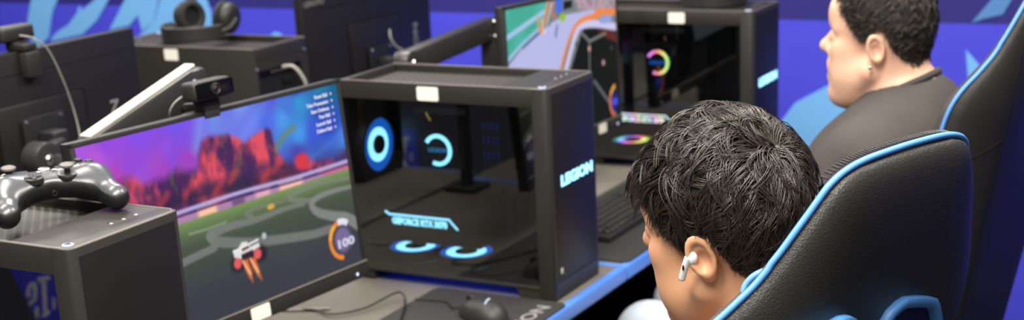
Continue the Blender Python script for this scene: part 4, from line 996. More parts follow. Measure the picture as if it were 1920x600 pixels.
def build_person(label, hp, hr, J, h, skin, shirt, legs, shoe, open_mouth, jowl, hands):
    """hp head centre, hr head rotation; J joints in world space"""
    R = rot_head(*hr); H = np.array(hp, float)
    w = lambda x, y, z: H + R @ np.array((x, y, z), float)
    Rm = lambda *e: R @ np.array(Euler(e).to_matrix())
    allp = np.array([w(.13, 0, .15), w(-.13, .1, .15)] + [J[k] for k in J if k[:4] in ('neck', 'ches', 'sh_l', 'sh_r', 'el_l', 'el_r', 'ha_l', 'ha_r', 'hip')])
    lo = allp.min(0) - .14; hi = allp.max(0) + .14; hi[2] = w(0, 0, .16)[2] + .03
    lo[2] = J['hip'][2] - .02
    f = Field(lo, hi, h)
    # trunk and arms
    C = lambda a, b_, ra, rb, k=.03: f.cap(a, b_, ra, rb, k)
    C(J['hip'], J['chest'], .10, .12, .05); C(J['chest'], J['neck'], .11, .075, .05)
    for s in ('l', 'r'):
        C(J['neck'] - np.array((0, 0, .02)), J['sh_' + s], .055, .050, .05)
        C(J['sh_' + s], J['el_' + s], .046, .036, .02); C(J['el_' + s], J['wr_' + s], .036, .024, .015)
        # hand: palm, four fingers and a thumb, resting and slightly curled
        wr, ha = J['wr_' + s], J['ha_' + s]; d = ha - wr; d = d / np.linalg.norm(d); up = np.array((0, 0, 1.0)); up = up - d * up.dot(d); up /= np.linalg.norm(up)
        sd = np.cross(d, up) * (1 if s == 'l' else -1)              # towards the thumb
        f.cap(wr, wr + d * .035, .022, .024, .012)
        for o in (-.026, -.009, .009, .026): f.cap(wr + d * .03 + sd * o * .6, wr + d * .085 + sd * o, .014, .0115, .010)
        for o, L in ((.029, .068), (.0095, .078), (-.0105, .072), (-.029, .056)):
            p0 = wr + d * .088 + sd * o; p1 = p0 + d * L * .48 + sd * o * .10 + up * .004; p2 = p1 + d * L * .30 - up * L * .16; p3 = p2 + d * L * .18 - up * L * .20
            f.cap(p0, p1, .0098, .0088, .003); f.cap(p1, p2, .0088, .0080, .002); f.cap(p2, p3, .0080, .0070, .002)
        q0 = wr + d * .03 + sd * .026; q1 = q0 + d * .032 + sd * .026 - up * .008; q2 = q1 + d * .028 + sd * .008 - up * .004
        f.cap(q0, q1, .0125, .0105, .008); f.cap(q1, q2, .0100, .0082, .002)
    # neck
    C(w(-.028, 0, -.05), w(-.046, 0, -.165), .058, .060, .03); C(w(-.046, 0, -.165), J['neck'], .060, .066, .04)
    C(w(-.055, 0, -.09), J['neck'] + np.array((.015, 0, .0)), .045, .06, .04)
    # skull and face (x forward, y left, z up, origin between the ears)
    E = lambda c, r, k=.02, op='u', e=(0, 0, 0): f.ell(w(*c), r, Rm(*e), k, op)
    K = lambda a, b_, ra, rb, k=.012, op='u': f.cap(w(*a), w(*b_), ra, rb, k, op)
    sb = J.get('skull', .008)
    E((-.008 + sb, 0, .056), (.098 - sb, .077, .083)); E((-.045 + sb, 0, .020), (.060 - sb * .6, .066, .070), .03)
    E((.040, 0, -.030), (.058, .056, .082), .03)
    E((.030, 0, .040), (.066, .062, .066), .02)
    for s in (-1, 1):
        K((.004, s * .058, -.045), (.052, s * .030, -.100), .020, .018, .022); E((.062, s * .040, -.014), (.026, .022, .022), .02)
        E((.050, s * .036, -.060), (.032, .026 + jowl, .036), .025)
        K((.084, s * .014, .030), (.074, s * .046, .026), .010, .009, .014)
        E((.097, s * .033, .010), (.016, .017, .012), .012, 's')
        E((.083, s * .033, .009), (.0135, .0135, .0130), .004)
        K((.1005, s * .0125, -.024), (.090, s * .0145, -.024), .0082, .007, .008)
        # ear
        er = np.array(Euler((0, .30, 0)).to_matrix()); er2 = np.array(Euler((0, 0, s * .42)).to_matrix()); A = R @ er2 @ er
        c = w(-.012, s * .079, .003)
        f.ell(c, (.0155, .0055, .025), A, .008)
        X, Y, Z = A[:, 0], A[:, 1] * s, A[:, 2]; TR = np.stack([X, Z, np.cross(X, Z)], 1)
        f.tor(c + Z * .003 + Y * .0062, .0135, .0036, TR, 1.66, .003)
        f.ell(c + Y * .007 - Z * .002, (.0088, .0085, .0125), A, .003, 's')
        f.ell(c - Z * .0225 + X * .002, (.0085, .0048, .0095), A, .006)
        f.ell(c + X * .011 - Z * .004 + Y * .002, (.004, .005, .007), A, .004)
    K((.072, -.012, -.106), (.072, .012, -.106), .020, .020, .022)
    E((.088, 0, .058), (.016, .045, .030), .03)
    K((.094, 0, .018), (.114, 0, -.018), .0078, .0115, .010); K((.114, 0, -.018), (.100, 0, -.026), .0112, .008, .008)
    E((.082, 0, -.055), (.020, .030, .026), .02)
    om = open_mouth
    K((.095, -.016, -.048), (.095, .016, -.048), .0065, .0065, .008); K((.100, -.006, -.047), (.100, .006, -.047), .0058, .0058, .008)
    K((.092, -.015, -.064 - om), (.092, .015, -.064 - om), .0070, .0070, .008)
    E((.100, 0, -.056 - om / 2), (.016, .019, .0022 + om * .6), .004, 's')
    if jowl: E((.045, 0, -.098), (.040, .046, .030), .03)
    V, Q = f.mesh()
    person = obj('person', np_mesh(V, Q), skin, None, 180)
    sm = person.modifiers.new('relax', 'SMOOTH'); sm.factor = .5; sm.iterations = 3
    tag(person, label, 'person')
    # eyes
    for s in (-1, 1):
        b = bm_new(); c = w(.0835, s * .033, .010); ellipsoid(b, c, (.0122, .0122, .0122), seg=20); ey = obj('eye', b, M['eye'], person, 180)
        b = bm_new(); ellipsoid(b, w(.0925, s * .0335, .008), (.0044, .0044, .0044), seg=14); obj('iris', b, M['iris'], ey, 180)
        b = bm_new()
        for k in range(40):
            u = RNG.random(); p = np.array((.097 - .026 * u * u - .002, s * (.012 + .036 * u), .030 + .008 * math.sin(u * 2.6) + RNG.normal() * .002))
            q = p + np.array((-.004 * u, s * .008, .003)) + RNG.normal(size=3) * .001
            tube(b, [w(*p), w(*((p + q) / 2 + np.array((.002, 0, 0)))), w(*q)], .0006, 4)
        obj('eyebrow', b, M['hair'], person)
    b = bm_new()
    for zz, n in ((-.0485, 0), (-.0645 - om, 1)):
        tube(b, smooth_path([w(.082, -.022, -.055 - om / 2), w(.0965, -.012, zz), w(.1015 if n == 0 else .0965, 0, zz), w(.0965, .012, zz), w(.082, .022, -.055 - om / 2)], 6), .0046, 8)
    obj('lips', b, M['lip'], person, 180)
    # ---- shirt: trunk with short sleeves
    g = Field(lo - .06, np.array((hi[0] + .06, hi[1] + .06, max(J['neck'][2], J['sh_l'][2]) + .12)), .006)
    D = J.get('bulk', 0.0)
    g.cap(J['hip'], J['chest'], .125 + D, .135 + D, .06); g.cap(J['chest'], J['neck'] - np.array((0, 0, .03)), .135 + D, .100, .06)
    for s in ('l', 'r'):
        sh, el = J['sh_' + s], J['el_' + s]
        g.cap((J['hip'] * .5 + J['chest'] * .5) * .7 + (J['sh_' + s] - np.array((0, 0, .22))) * .3, J['chest'] * .6 + sh * .4, .12 + D, .12 + D, .06)
        g.cap(J['neck'] - np.array((0, 0, .018)), sh, .078, .070, .05)
        g.cap(sh, sh + (el - sh) * .72, .070 + D * .5, .066 + D * .5, .04)
    # neck opening and sleeve ends
    nk = J['neck']; ax = w(-.03, 0, -.05) - nk; ax = ax / np.linalg.norm(ax)
    g.cap(nk, nk + ax * .2, .066, .068, .006, 's')
    g.cap(nk + ax * .135, nk + ax * .34, .085, .15, .004, 's')
    for s in ('l', 'r'):
        sh, el = J['sh_' + s], J['el_' + s]; d = (el - sh) / np.linalg.norm(el - sh); e = sh + (el - sh) * .78
        g.cap(e + d * .02, e + d * .2, .052 + D * .5, .05 + D * .5, .004, 's')
    V, Q = g.mesh(); so = obj('tshirt', np_mesh(V, Q), shirt, person, 180)
    sm = so.modifiers.new('relax', 'SMOOTH'); sm.factor = .5; sm.iterations = 4
    # collar band
    b = bm_new(); n1 = np.cross(ax, (0, 1, 0)); n1 /= np.linalg.norm(n1); n2 = np.cross(ax, n1)
    tube(b, [nk + ax * .052 + (n1 * math.cos(a) + n2 * math.sin(a)) * .0705 for a in np.linspace(0, 2 * PI, 40, endpoint=False)], .0075, 8, closed=True)
    obj('collar', b, shirt, so, 180)
    # ---- trousers and shoes
    L = [J['hip'], J['kn_l'], J['kn_r'], J['an_l'], J['an_r']]
    g = Field(np.min(L, 0) - .16, np.max(L, 0) + .16, .008)
    g.ell(J['hip'] - np.array((0, 0, .02)), (.14, .18, .12), None, .05)
    for s, y in (('l', -1), ('r', 1)):
        hp2 = J['hip'] + np.array((-.02, 0, -.03)) + J['side'] * (.085 if s == 'r' else -.085)
        g.cap(hp2, J['kn_' + s], .092, .068, .05); g.cap(J['kn_' + s], J['an_' + s], .066, .052, .04)
        g.cap(J['an_' + s] + np.array((0, 0, -.012)), J['an_' + s] + np.array((0, 0, -.2)), .048, .048, .004, 's')
    V, Q = g.mesh(); tr = obj('trousers', np_mesh(V, Q), legs, person, 180)
    sm = tr.modifiers.new('relax', 'SMOOTH'); sm.factor = .5; sm.iterations = 4
    for s in ('l', 'r'):
        a = J['an_' + s]; fd = J['fwd']
        g = Field(a + np.array((-.3, -.3, -.12)), a + np.array((.3, .3, .12)), .006)
        g.cap(a * (1, 1, 0) + np.array((0, 0, .045)) - fd * .05, a * (1, 1, 0) + np.array((0, 0, .038)) + fd * .13, .040, .036, .03); g.cap(a * (1, 1, 0) + np.array((0, 0, .05)), a * (1, 1, 0) + np.array((0, 0, .10)), .046, .046, .03)
        f2 = lambda P: -P[..., 2] + .004
        g.add(lambda P: P[..., 2] - .006, a + np.array((-.3, -.3, -.12)), a + np.array((.3, .3, .12)), .004, 's')
        V, Q = g.mesh(); obj('shoe', np_mesh(V, Q), shoe, person, 180)
    return person, w, R, f

# hair: thousands of thin tapered locks combed over a dark scalp layer
def hair_mat(name, rgb, rough):
    m = mat(name, rgb, rough, spec=.6); return m
M['hair'] = hair_mat('hair_black', (54, 47, 41), .32)
M['hair_base'] = mat('hair_under', (20, 18, 17), .8)
M['hair2'] = hair_mat('hair_dark_brown', (50, 42, 36), .5)

def scalp_radius(fld, w, dirs, z0):
    """distance from (0,0,z0) to the skin along local directions, by marching through the field"""
    r = np.full(len(dirs), .055); org = np.array((0, 0, z0))
    Rw = w
    done = np.zeros(len(dirs), bool)
    for _ in range(90):
        P = org + dirs * r[:, None]; X = (P @ HR.T) + HP
        i = np.clip(np.round((X - fld.lo) / fld.h).astype(int), 0, fld.n - 1); v = fld.F[i[:, 0], i[:, 1], i[:, 2]]
        done |= v > 0; r = np.where(done, r, r + .0015)
        if done.all(): break
    return r

def hairline(phi):
    """lowest elevation (radians) of the hair for azimuth phi (0 = forehead, pi = nape)"""
    a = abs((phi + PI) % (2 * PI) - PI); d = math.degrees(a)
    return math.radians(np.interp(d, [0, 30, 50, 62, 74, 84, 96, 108, 122, 150, 180], HL))

def make_hair(person, w, fld, hp, hr, n_clump, per, length, volume, matl, base, crown, short_n, thick, seed):
    global HP, HR
    HP = np.array(hp, float); HR = rot_head(*hr); rg = np.random.default_rng(seed); Z0 = .03
    # scalp layer
    NP, NE = 72, 26; dirs = []
    for i in range(NP):
        ph = 2 * PI * i / NP; e0 = hairline(ph)
        for j in range(NE + 1):
            e = e0 + (PI / 2 - e0) * j / NE; dirs.append((math.cos(e) * math.cos(ph), math.cos(e) * math.sin(ph), math.sin(e)))
    dirs = np.array(dirs); rad = scalp_radius(fld, w, dirs, Z0).reshape(NP, NE + 1)
    # ears stick out of the field: smooth the radius around the head
    ear = np.array([[min(rad[i, j], np.median(rad[(i + np.arange(-6, 7)) % NP, j])) for j in range(NE + 1)] for i in range(NP)]); rad = ear
    def srad(ph, e):
        e0 = hairline(ph); u = (ph % (2 * PI)) / (2 * PI) * NP; v = np.clip((e - e0) / (PI / 2 - e0) * NE, 0, NE - 1e-6)
        i = int(u); j = int(v); fu = u - i; fv = v - j
        A = rad[i % NP, j] * (1 - fv) + rad[i % NP, j + 1] * fv; B = rad[(i + 1) % NP, j] * (1 - fv) + rad[(i + 1) % NP, j + 1] * fv
        return A * (1 - fu) + B * fu
    V = []; Fc = []
    for i in range(NP):
        ph = 2 * PI * i / NP; e0 = hairline(ph)
        for j in range(NE + 1):
            t = j / NE; e = e0 + (PI / 2 - e0) * t
            lift = (.0005 + .006 * min(1, t * 3.0)) if j > 0 else -.003
            d = np.array((math.cos(e) * math.cos(ph), math.cos(e) * math.sin(ph), math.sin(e))); V.append(w(*(np.array((0, 0, Z0)) + d * (rad[i, j] + lift))))
    for i in range(NP):
        for j in range(NE):
            a, b_ = i * (NE + 1) + j, ((i + 1) % NP) * (NE + 1) + j; Fc.append((a, b_, b_ + 1, a + 1))
    base_o = obj('scalp_hair', mesh_from([tuple(v) for v in V], Fc), base, person, 180)
    # locks
    SEG, SIDE = 7, 3
    verts = []; quads = []
    def strand(path, r):
        n = len(path); b0 = len(verts)
        T = np.gradient(path, axis=0); T /= np.linalg.norm(T, axis=1)[:, None] + 1e-9
        s = np.cross(T, (.3, .5, .8)); s /= np.linalg.norm(s, axis=1)[:, None] + 1e-9; u = np.cross(T, s)
        for k in range(n):
            rr = r * (1 - .82 * (k / (n - 1)) ** 1.5)
            for q in range(SIDE):
                a = 2 * PI * q / SIDE; verts.append(path[k] + (s[k] * math.cos(a) + u[k] * math.sin(a)) * rr)
        for k in range(n - 1):
            for q in range(SIDE):
                quads.append((b0 + k * SIDE + q, b0 + k * SIDE + (q + 1) % SIDE, b0 + (k + 1) * SIDE + (q + 1) % SIDE, b0 + (k + 1) * SIDE + q))
    cr = np.array(crown, float); cr /= np.linalg.norm(cr)
    Oc = np.array((0, 0, Z0)); WV = [(*(rg.normal(size=3) * fr), am, rg.uniform(0, 6)) for fr, am in ((4, .35), (7, .3), (12, .25), (18, .18))]
    for c in range(n_clump):
        while True:
            d = rg.normal(size=3) if c % 7 else cr + rg.normal(size=3) * .22; d /= np.linalg.norm(d); ph = math.atan2(d[1], d[0]); e = math.asin(d[2]); e0 = hairline(ph)
            if e > e0 + .03: break
        t = (e - e0) / (PI / 2 - e0)
        L = length(t, ph) * rg.uniform(.75, 1.2)
        root = Oc + d * (srad(ph, e) + .001)
        away = d - cr * d.dot(cr) - 0; g0 = (d - cr); g0 = g0 - d * g0.dot(d); nrm = np.linalg.norm(g0); g0 = g0 / nrm if nrm > .12 else np.cross(d, rg.normal(size=3)); g0 = g0 / np.linalg.norm(g0)
        side = np.cross(d, g0); sw = sum(A_[3] * math.sin(A_[0] * d[0] + A_[1] * d[1] + A_[2] * d[2] + A_[4]) for A_ in WV); g0 = g0 + side * (sw + rg.normal() * .22); g0 /= np.linalg.norm(g0)
        vol = volume(t, ph) * rg.uniform(.25, 1.5); curl = rg.normal() * .7; cl_r = .0012 + .0016 * min(1, L / .05)
        m = per if L > .02 else max(3, per // 2)
        for s_ in range(m):
            off = rg.normal(size=3) * cl_r; p = root + off - d * off.dot(d); dirv = g0 + rg.normal(size=3) * .10; path = [p.copy()]; Ls = L * rg.uniform(.8, 1.1); st = Ls / SEG
            cen = p.copy()
            for k in range(SEG):
                f = (k + 1) / SEG
                q = p - Oc; r0 = np.linalg.norm(q); dd = q / r0; ph2 = math.atan2(dd[1], dd[0]); e2 = math.asin(np.clip(dd[2], -1, 1))
                sr = srad(ph2, max(e2, hairline(ph2)))
                tgt = sr + .003 + vol * math.sin(min(1, f * 1.25) * PI * .62)
                tan = dirv - dd * dirv.dot(dd); tan /= np.linalg.norm(tan) + 1e-9
                sd = np.cross(dd, tan)
                tan = tan + sd * curl * .28 + np.array((0, 0, -1.0)) * (.25 * f) + (np.array((.35, 0, 0)) if d[0] > .2 else 0)
                tan = tan - dd * tan.dot(dd); tan /= np.linalg.norm(tan) + 1e-9
                p = p + tan * st + dd * np.clip((tgt - r0) * .7, -.5 * st, .8 * st); dirv = tan
                path.append(p.copy())
            path = np.array(path)
            if s_ > 0:  # strands of one lock gather towards its tip
                k = (np.arange(len(path)) / SEG)[:, None] ** 1.1 * .72
                path = path * (1 - k) + (lead + off * .35) * k
            else: lead = path
            strand(path, thick * rg.uniform(.7, 1.3))
    # short hair at the sides and nape
    for c in range(short_n):
        ph = rg.uniform(-PI, PI); e0 = hairline(ph); e = e0 + abs(rg.normal()) * .22 - .03
        if e > 1.0: continue
        d = np.array((math.cos(e) * math.cos(ph), math.cos(e) * math.sin(ph), math.sin(e))); p = Oc + d * (srad(ph, max(e, e0)) - .0005)
        dn = np.array((-.35, 0, -1.0)) if abs(ph) > 1.4 else np.array((.0, 0, -1.0)); dn = dn - d * dn.dot(d); dn /= np.linalg.norm(dn); dn = dn + rg.normal(size=3) * .25
        L = rg.uniform(.005, .012); path = np.array([p, p + dn * L * .5 + d * .0022, p + dn * L + d * .0030]); strand(path, thick * .62)
    V = np.array(verts) @ HR.T + HP
    return obj('hair', np_mesh(V, np.array(quads, np.int32)), matl, person, 180)

A3 = lambda *p: np.array(p, float)
# --- the near person
HP1, HR1 = (.682, -.842, 1.192), (.20, .04, -.13)
f1 = A3(-.94, .343, 0); s1 = A3(.343, .94, 0)        # forward and towards the sitter's right
hip = A3(.585, -.868, .575)
J1 = dict(hip=hip, chest=A3(.655, -.878, .86), neck=A3(.725, -.868, 1.005), fwd=f1, side=s1, bulk=-.01)
J1['sh_l'] = A3(.712, -.885, .95) - s1 * .165; J1['sh_r'] = A3(.700, -.885, .95) + s1 * .165
J1['el_l'] = A3(.64, -.90, .70) - s1 * .225; J1['el_r'] = A3(.64, -.90, .70) + s1 * .225
J1['wr_l'] = A3(.44, -.82, .665) - s1 * .11; J1['wr_r'] = A3(.44, -.82, .665) + s1 * .11
J1['ha_l'] = J1['wr_l'] + f1 * .1; J1['ha_r'] = J1['wr_r'] + f1 * .1
J1['kn_l'] = hip + f1 * .43 - s1 * .12 + A3(0, 0, -.02); J1['kn_r'] = hip + f1 * .43 + s1 * .12 + A3(0, 0, -.02)
J1['an_l'] = J1['kn_l'] * (1, 1, 0) + f1 * .0 + A3(0, 0, .10); J1['an_r'] = J1['kn_r'] * (1, 1, 0) + A3(0, 0, .10)
person1, w1, R1, fld1 = build_person('person with thick black hair and a white earbud, seated in the nearest chair', HP1, HR1, J1, .0026, M['skin'], M['shirt2'], M['pants'], M['shoe'], 0.0, 0.0, 'rest')
#      0   30  50  62  74  84  96 108 122 150 180
HL = [30, 26, 8, -8, -24, -20, 6, 2, -26, -46, -50]
make_hair(person1, w1, fld1, HP1, HR1, 2300, 6, lambda t, ph: np.interp(t, [0, .10, .28, .45, 1], [.006, .011, .032, .062, .080]) if abs(ph) > .7 else np.interp(t, [0, .2, .5, 1], [.055, .06, .065, .075]),
          lambda t, ph: np.interp(t, [0, .15, .35, .6, 1], [.001, .002, .006, .011, .014]) if abs(ph) > .7 else np.interp(t, [0, .5, 1], [.006, .010, .014]), M['hair'], M['hair_base'], (-.66, .05, .75), 9000, .00088, 3)
b = bm_new()
bc = np.array((-.003, .0880, .005)); ellipsoid(b, w1(*bc), (.0072, .0064, .0085), seg=20)
tube(b, smooth_path([w1(*(bc + (.002, .004, .002))), w1(*(bc + (.007, .0055, -.010))), w1(*(bc + (.0135, .0055, -.026)))], 6), .0043, 12)
eb = tag(obj('wireless_earbud', b, M['white_gloss'], None, 180), 'white wireless earbud in the ear of the black-haired person', 'earbud')
b = bm_new(); ellipsoid(b, w1(*(bc + (.0065, .0098, -.009))), (.0015, .0010, .0036), seg=12); obj('sensor_slot', b, M['void'], eb)

# --- the far person
HP2, HR2 = (.552, .338, 1.232), (.08, -.085, -.02)
f2 = A3(-1, .03, 0); s2 = A3(.03, 1, 0)
hip = A3(.43, .325, .59)
J2 = dict(hip=hip, chest=A3(.575, .330, .93), neck=A3(.612, .335, 1.105), fwd=f2, side=s2, bulk=.03, skull=.013)
J2['sh_l'] = A3(.590, .33, 1.040) - s2 * .195; J2['sh_r'] = A3(.590, .33, 1.040) + s2 * .195
J2['el_l'] = A3(.43, .32, .80) - s2 * .235; J2['el_r'] = A3(.47, .32, .76) + s2 * .235
J2['wr_l'] = A3(.37, .33, .712) - s2 * .09; J2['wr_r'] = A3(.37, .33, .712) + s2 * .12
J2['ha_l'] = J2['wr_l'] + f2 * .1 + A3(0, 0, -.01); J2['ha_r'] = J2['wr_r'] + f2 * .1 + A3(0, 0, -.01)
J2['kn_l'] = A3(.085, .27, .60); J2['kn_r'] = A3(.075, .50, .60); J2['an_l'] = A3(.17, .24, .10); J2['an_r'] = A3(.17, .50, .10)
person2, w2, R2, fld2 = build_person('person in a charcoal t-shirt and pale jeans, seen in profile beside the blue wall', HP2, HR2, J2, .003, M['skin2'], M['shirt'], M['jeans'], M['shoe'], .010, .006, 'rest')
HL = [34, 30, 16, 4, -12, -6, 10, 6, -18, -34, -36]
make_hair(person2, w2, fld2, HP2, HR2, 1100, 8, lambda t, ph: np.interp(t, [0, .15, .4, 1], [.008, .014, .026, .04]), lambda t, ph: np.interp(t, [0, .2, .5, 1], [.001, .003, .006, .010]), M['hair2'], M['hair_base'], (-.45, .0, .9), 6000, .0007, 5)
b = bm_new(); ellipsoid(b, w2(-.008, .0875, -.030), (.0042, .0042, .0042), seg=14); obj('ear_stud', b, M['steel'], person2, 180)
b = bm_new(); nk = J2['neck']
for k in range(46):
    a = 2 * PI * k / 46; p = w2(-.040, 0, -.150) + R2 @ np.array((.066 * math.cos(a), .066 * math.sin(a), -.012 - .016 * math.cos(a))); ellipsoid(b, p, (.0042, .0042, .0032), seg=8)
obj('necklace', b, M['steel'], person2, 180)

# ------------------------------------------------------------------ gamepad on the left tower
def make_gamepad(label, mx):
    t = thing('gamepad', label, 'game controller', mx)
    f = Field((-.10, -.085, -.045), (.10, .055, .035), .0012)
    f.ell((0, .006, 0), (.066, .036, .0175), None, .01)
    for s in (-1, 1):
        f.ell((s * .046, .004, 0), (.032, .036, .0200), None, .014)
        f.cap((s * .056, -.006, -.002), (s * .068, -.052, -.010), .0215, .0150, .016); f.ell((s * .070, -.056, -.011), (.0135, .016, .0135), None, .012)
        f.cap((s * .030, .036, .004), (s * .056, .028, .002), .0085, .0085, .008)
    f.ell((0, -.048, -.004), (.028, .030, .030), None, .016, 's')
    V, Q = f.mesh(); me = np_mesh(V, Q); 
    me.materials.append(M['pad_body']); me.materials.append(M['pad_grip'])
    me.polygons.foreach_set('material_index', [1 if (p.center.z < -.003 or (p.normal.z < .5 and p.center.y < .03 and abs(p.center.x) < .058) or (p.normal.z < .2 and p.center.y < .03)) else 0 for p in me.polygons])
    me.polygons.foreach_set('use_smooth', [True] * len(me.polygons))
    body = bpy.data.objects.new('body', me); COL.objects.link(body); body.parent = t
    sm = body.modifiers.new('relax', 'SMOOTH'); sm.iterations = 3
    for x, y in ((-.046, .014), (.022, -.010)):
        b = bm_new(); lathe(b, [(0, .010), (.0125, .010), (.0135, .0145), (.0125, .0165), (.0085, .018), (0, .018)], (x, y, 0), (0, 0, 1), 28); cyl(b, (x, y, .0215), (0, 0, 1), .0042, .010, 16)
        st = obj('thumbstick', b, M['dark'], t)
        b = bm_new(); lathe(b, [(0, .0255), (.0080, .0255), (.0094, .0270), (.0094, .0290), (.0080, .0300), (.0062, .0288), (0, .0282)], (x, y, 0), (0, 0, 1), 28); obj('stick_cap', b, M['pad_grey'], st)
        b = bm_new(); ring(b, (x, y, .0170), (0, 0, 1), .0100, .0125, .0012, 28); obj('stick_ring', b, M['steel'], st)
    b = bm_new(); lathe(b, [(0, .012), (.0135, .012), (.0130, .0185), (.0105, .0195), (.006, .0185), (0, .018)], (-.022, -.010, 0), (0, 0, 1), 28)
    box(b, -.025, -.019, -.0215, .0015, .017, .0205, .0012); box(b, -.0335, -.0105, -.013, -.007, .017, .0205, .0012); obj('direction_pad', b, M['dark'], t)
    for dx, dy in ((0, -.011), (.011, 0), (-.011, 0), (0, .011)):
        b = bm_new(); cyl(b, (.046 + dx, .014 + dy, .0195), (0, 0, 1), .0052, .007, 18, bev=.0015); obj('face_button', b, M['dark'], t)
    b = bm_new()
    for x in (-.010, .010): cyl(b, (x, .008, .0180), (0, 0, 1), .0034, .003, 14, bev=.0006)
    cyl(b, (0, .022, .0165), (0, 0, 1), .0075, .003, 20, bev=.0008); obj('menu_buttons', b, M['steel'], t)
    b = bm_new(); ring(b, (.0, -.0215, -.003), (0, 1, 0), .0018, .0035, .004, 20); obj('headphone_socket', b, M['dark'], t)
    for s in (-1, 1):
        b = bm_new(); tube(b, smooth_path([(s * .018, .040, .006), (s * .040, .040, .006), (s * .064, .030, .002)], 6), .0062, 10); obj('bumper', b, M['dark'], t)
        b = bm_new(); tube(b, smooth_path([(s * .042, .034, -.004), (s * .046, .045, -.008), (s * .048, .050, -.018)], 6), .0085, 12); obj('trigger', b, M['dark'], t)
    return t
PADY = Vector((-.866, .5, 0)); PADX = Vector((.5, .866, 0))
ey = (PADY * math.cos(.10) + Vector((0, 0, 1)) * math.sin(.10)).normalized(); ez = PADX.cross(ey)
make_gamepad('black gamepad lying on top of the nearest tower', basis((-.266, -1.002, 1.2155), PADX, ey, ez) @ Matrix.Scale(1.08, 4))

# ------------------------------------------------------------------ headphones
def make_headset(label, mx):
    """headband arc lies level, open towards +y; ear cups stand up at its ends"""
    t = thing('headphones', label, 'headphones', mx, 'black headphones lying on towers')
    R = .082; b = bm_new()
    A = np.linspace(-PI, 0, 40)
    def sweep(bm, r0, r1, z0, z1, bev):
        L = [[bm.verts.new((r * math.cos(a), r * math.sin(a) * 1.05, z)) for r, z in ((r0, z0 + bev), (r0 + bev, z0), (r1 - bev, z0), (r1, z0 + bev), (r1, z1 - bev), (r1 - bev, z1), (r0 + bev, z1), (r0, z1 - bev))] for a in A]
        for i in range(len(L) - 1):
            for k in range(8): bm.faces.new((L[i][k], L[i][(k + 1) % 8], L[i + 1][(k + 1) % 8], L[i + 1][k]))
        bm.faces.new(L[0]); bm.faces.new(L[-1][::-1])
    sweep(b, R - .004, R + .006, .002, .040, .003); hb = obj('headband', b, M['plastic'], t)
    b = bm_new(); sweep(b, R - .016, R - .0042, .006, .036, .005); obj('band_padding', b, M['fabric'], hb)
    for s in (-1, 1):
        c = Vector((s * (R - .012), .045, .048)); ax = Vector((-s, -.18, .10)).normalized()
        b = bm_new(); tube(b, smooth_path([(s * (R + .001), 0, .021), (s * (R + .012), .02, .028), (s * (R + .014), .045, .046)], 8), .006, 10); obj('yoke', b, M['plastic'], t)
        b = bm_new(); lathe(b, [(0, -.020), (.026, -.020), (.036, -.014), (.040, -.004), (.040, .004), (.036, .008), (0, .008)], c, ax, 36); cup = obj('ear_cup', b, M['plastic'], t)
        b = bm_new(); lathe(b, [(.024, .0085), (.024, .020), (.030, .026), (.038, .024), (.043, .016), (.042, .0085)], c, ax, 36); obj('ear_pad', b, M['fabric'], cup)
        b = bm_new(); cyl(b, c + ax * .0095, ax, .0235, .002, 32); obj('ear_lining', b, M['void'], cup)
        b = bm_new(); lathe(b, [(0, 0), (.005, 0), (.005, .002), (0, .0035)], c - ax * .0205, -ax, 16); obj('hinge_button', b, M['steel'], cup)
    return t
hs = make_headset('black over-ear headphones resting on the tower seen from its back', place(-1.225, .425, DESK_Z + PH, -.05))
copy_tree(hs, place(-.13, 1.21, DESK_Z + PH, .4), 'black headphones on the rainbow-lit tower, cut off by the top edge of the photo')

# ------------------------------------------------------------------ mouse, keyboard, leads
def make_mouse(label, mx):
    t = thing('computer_mouse', label, 'mouse', mx)
    f = Field((-.08, -.05, -.01), (.08, .05, .05), .0015)
    f.ell((0, 0, .004), (.062, .032, .034), None, .01); f.ell((-.022, 0, .006), (.038, .033, .034), None, .01)
    f.add(lambda P: P[..., 2] - .0015, (-.08, -.05, -.01), (.08, .05, .05), .002, 's')
    V, Q = f.mesh(); o = obj('mouse_shell', np_mesh(V, Q), M['plastic'], t, 180)
    b = bm_new(); cyl(b, (.036, 0, .031), (0, 1, 0), .010, .006, 24, bev=.0015); obj('scroll_wheel', b, M['dark'], t)
    b = bm_new(); tube(b, smooth_path([(-.008, -.012, .0388), (-.016, 0, .0405), (-.024, .012, .0380)], 5), .0017, 8); obj('light_strip', b, M['white_led'], t)
    b = bm_new(); tube(b, smooth_path([(.060, 0, .010), (.09, .005, .004), (.13, -.01, .0035), (.19, .02, .0035)], 8), .0016, 8); obj('cable', b, M['cable_black'], t)
    return t
make_mouse('black mouse with a small light strip on the desk mat beside the big lit tower', place(-.085, -.145, DESK_Z + .0047, PI - .35))

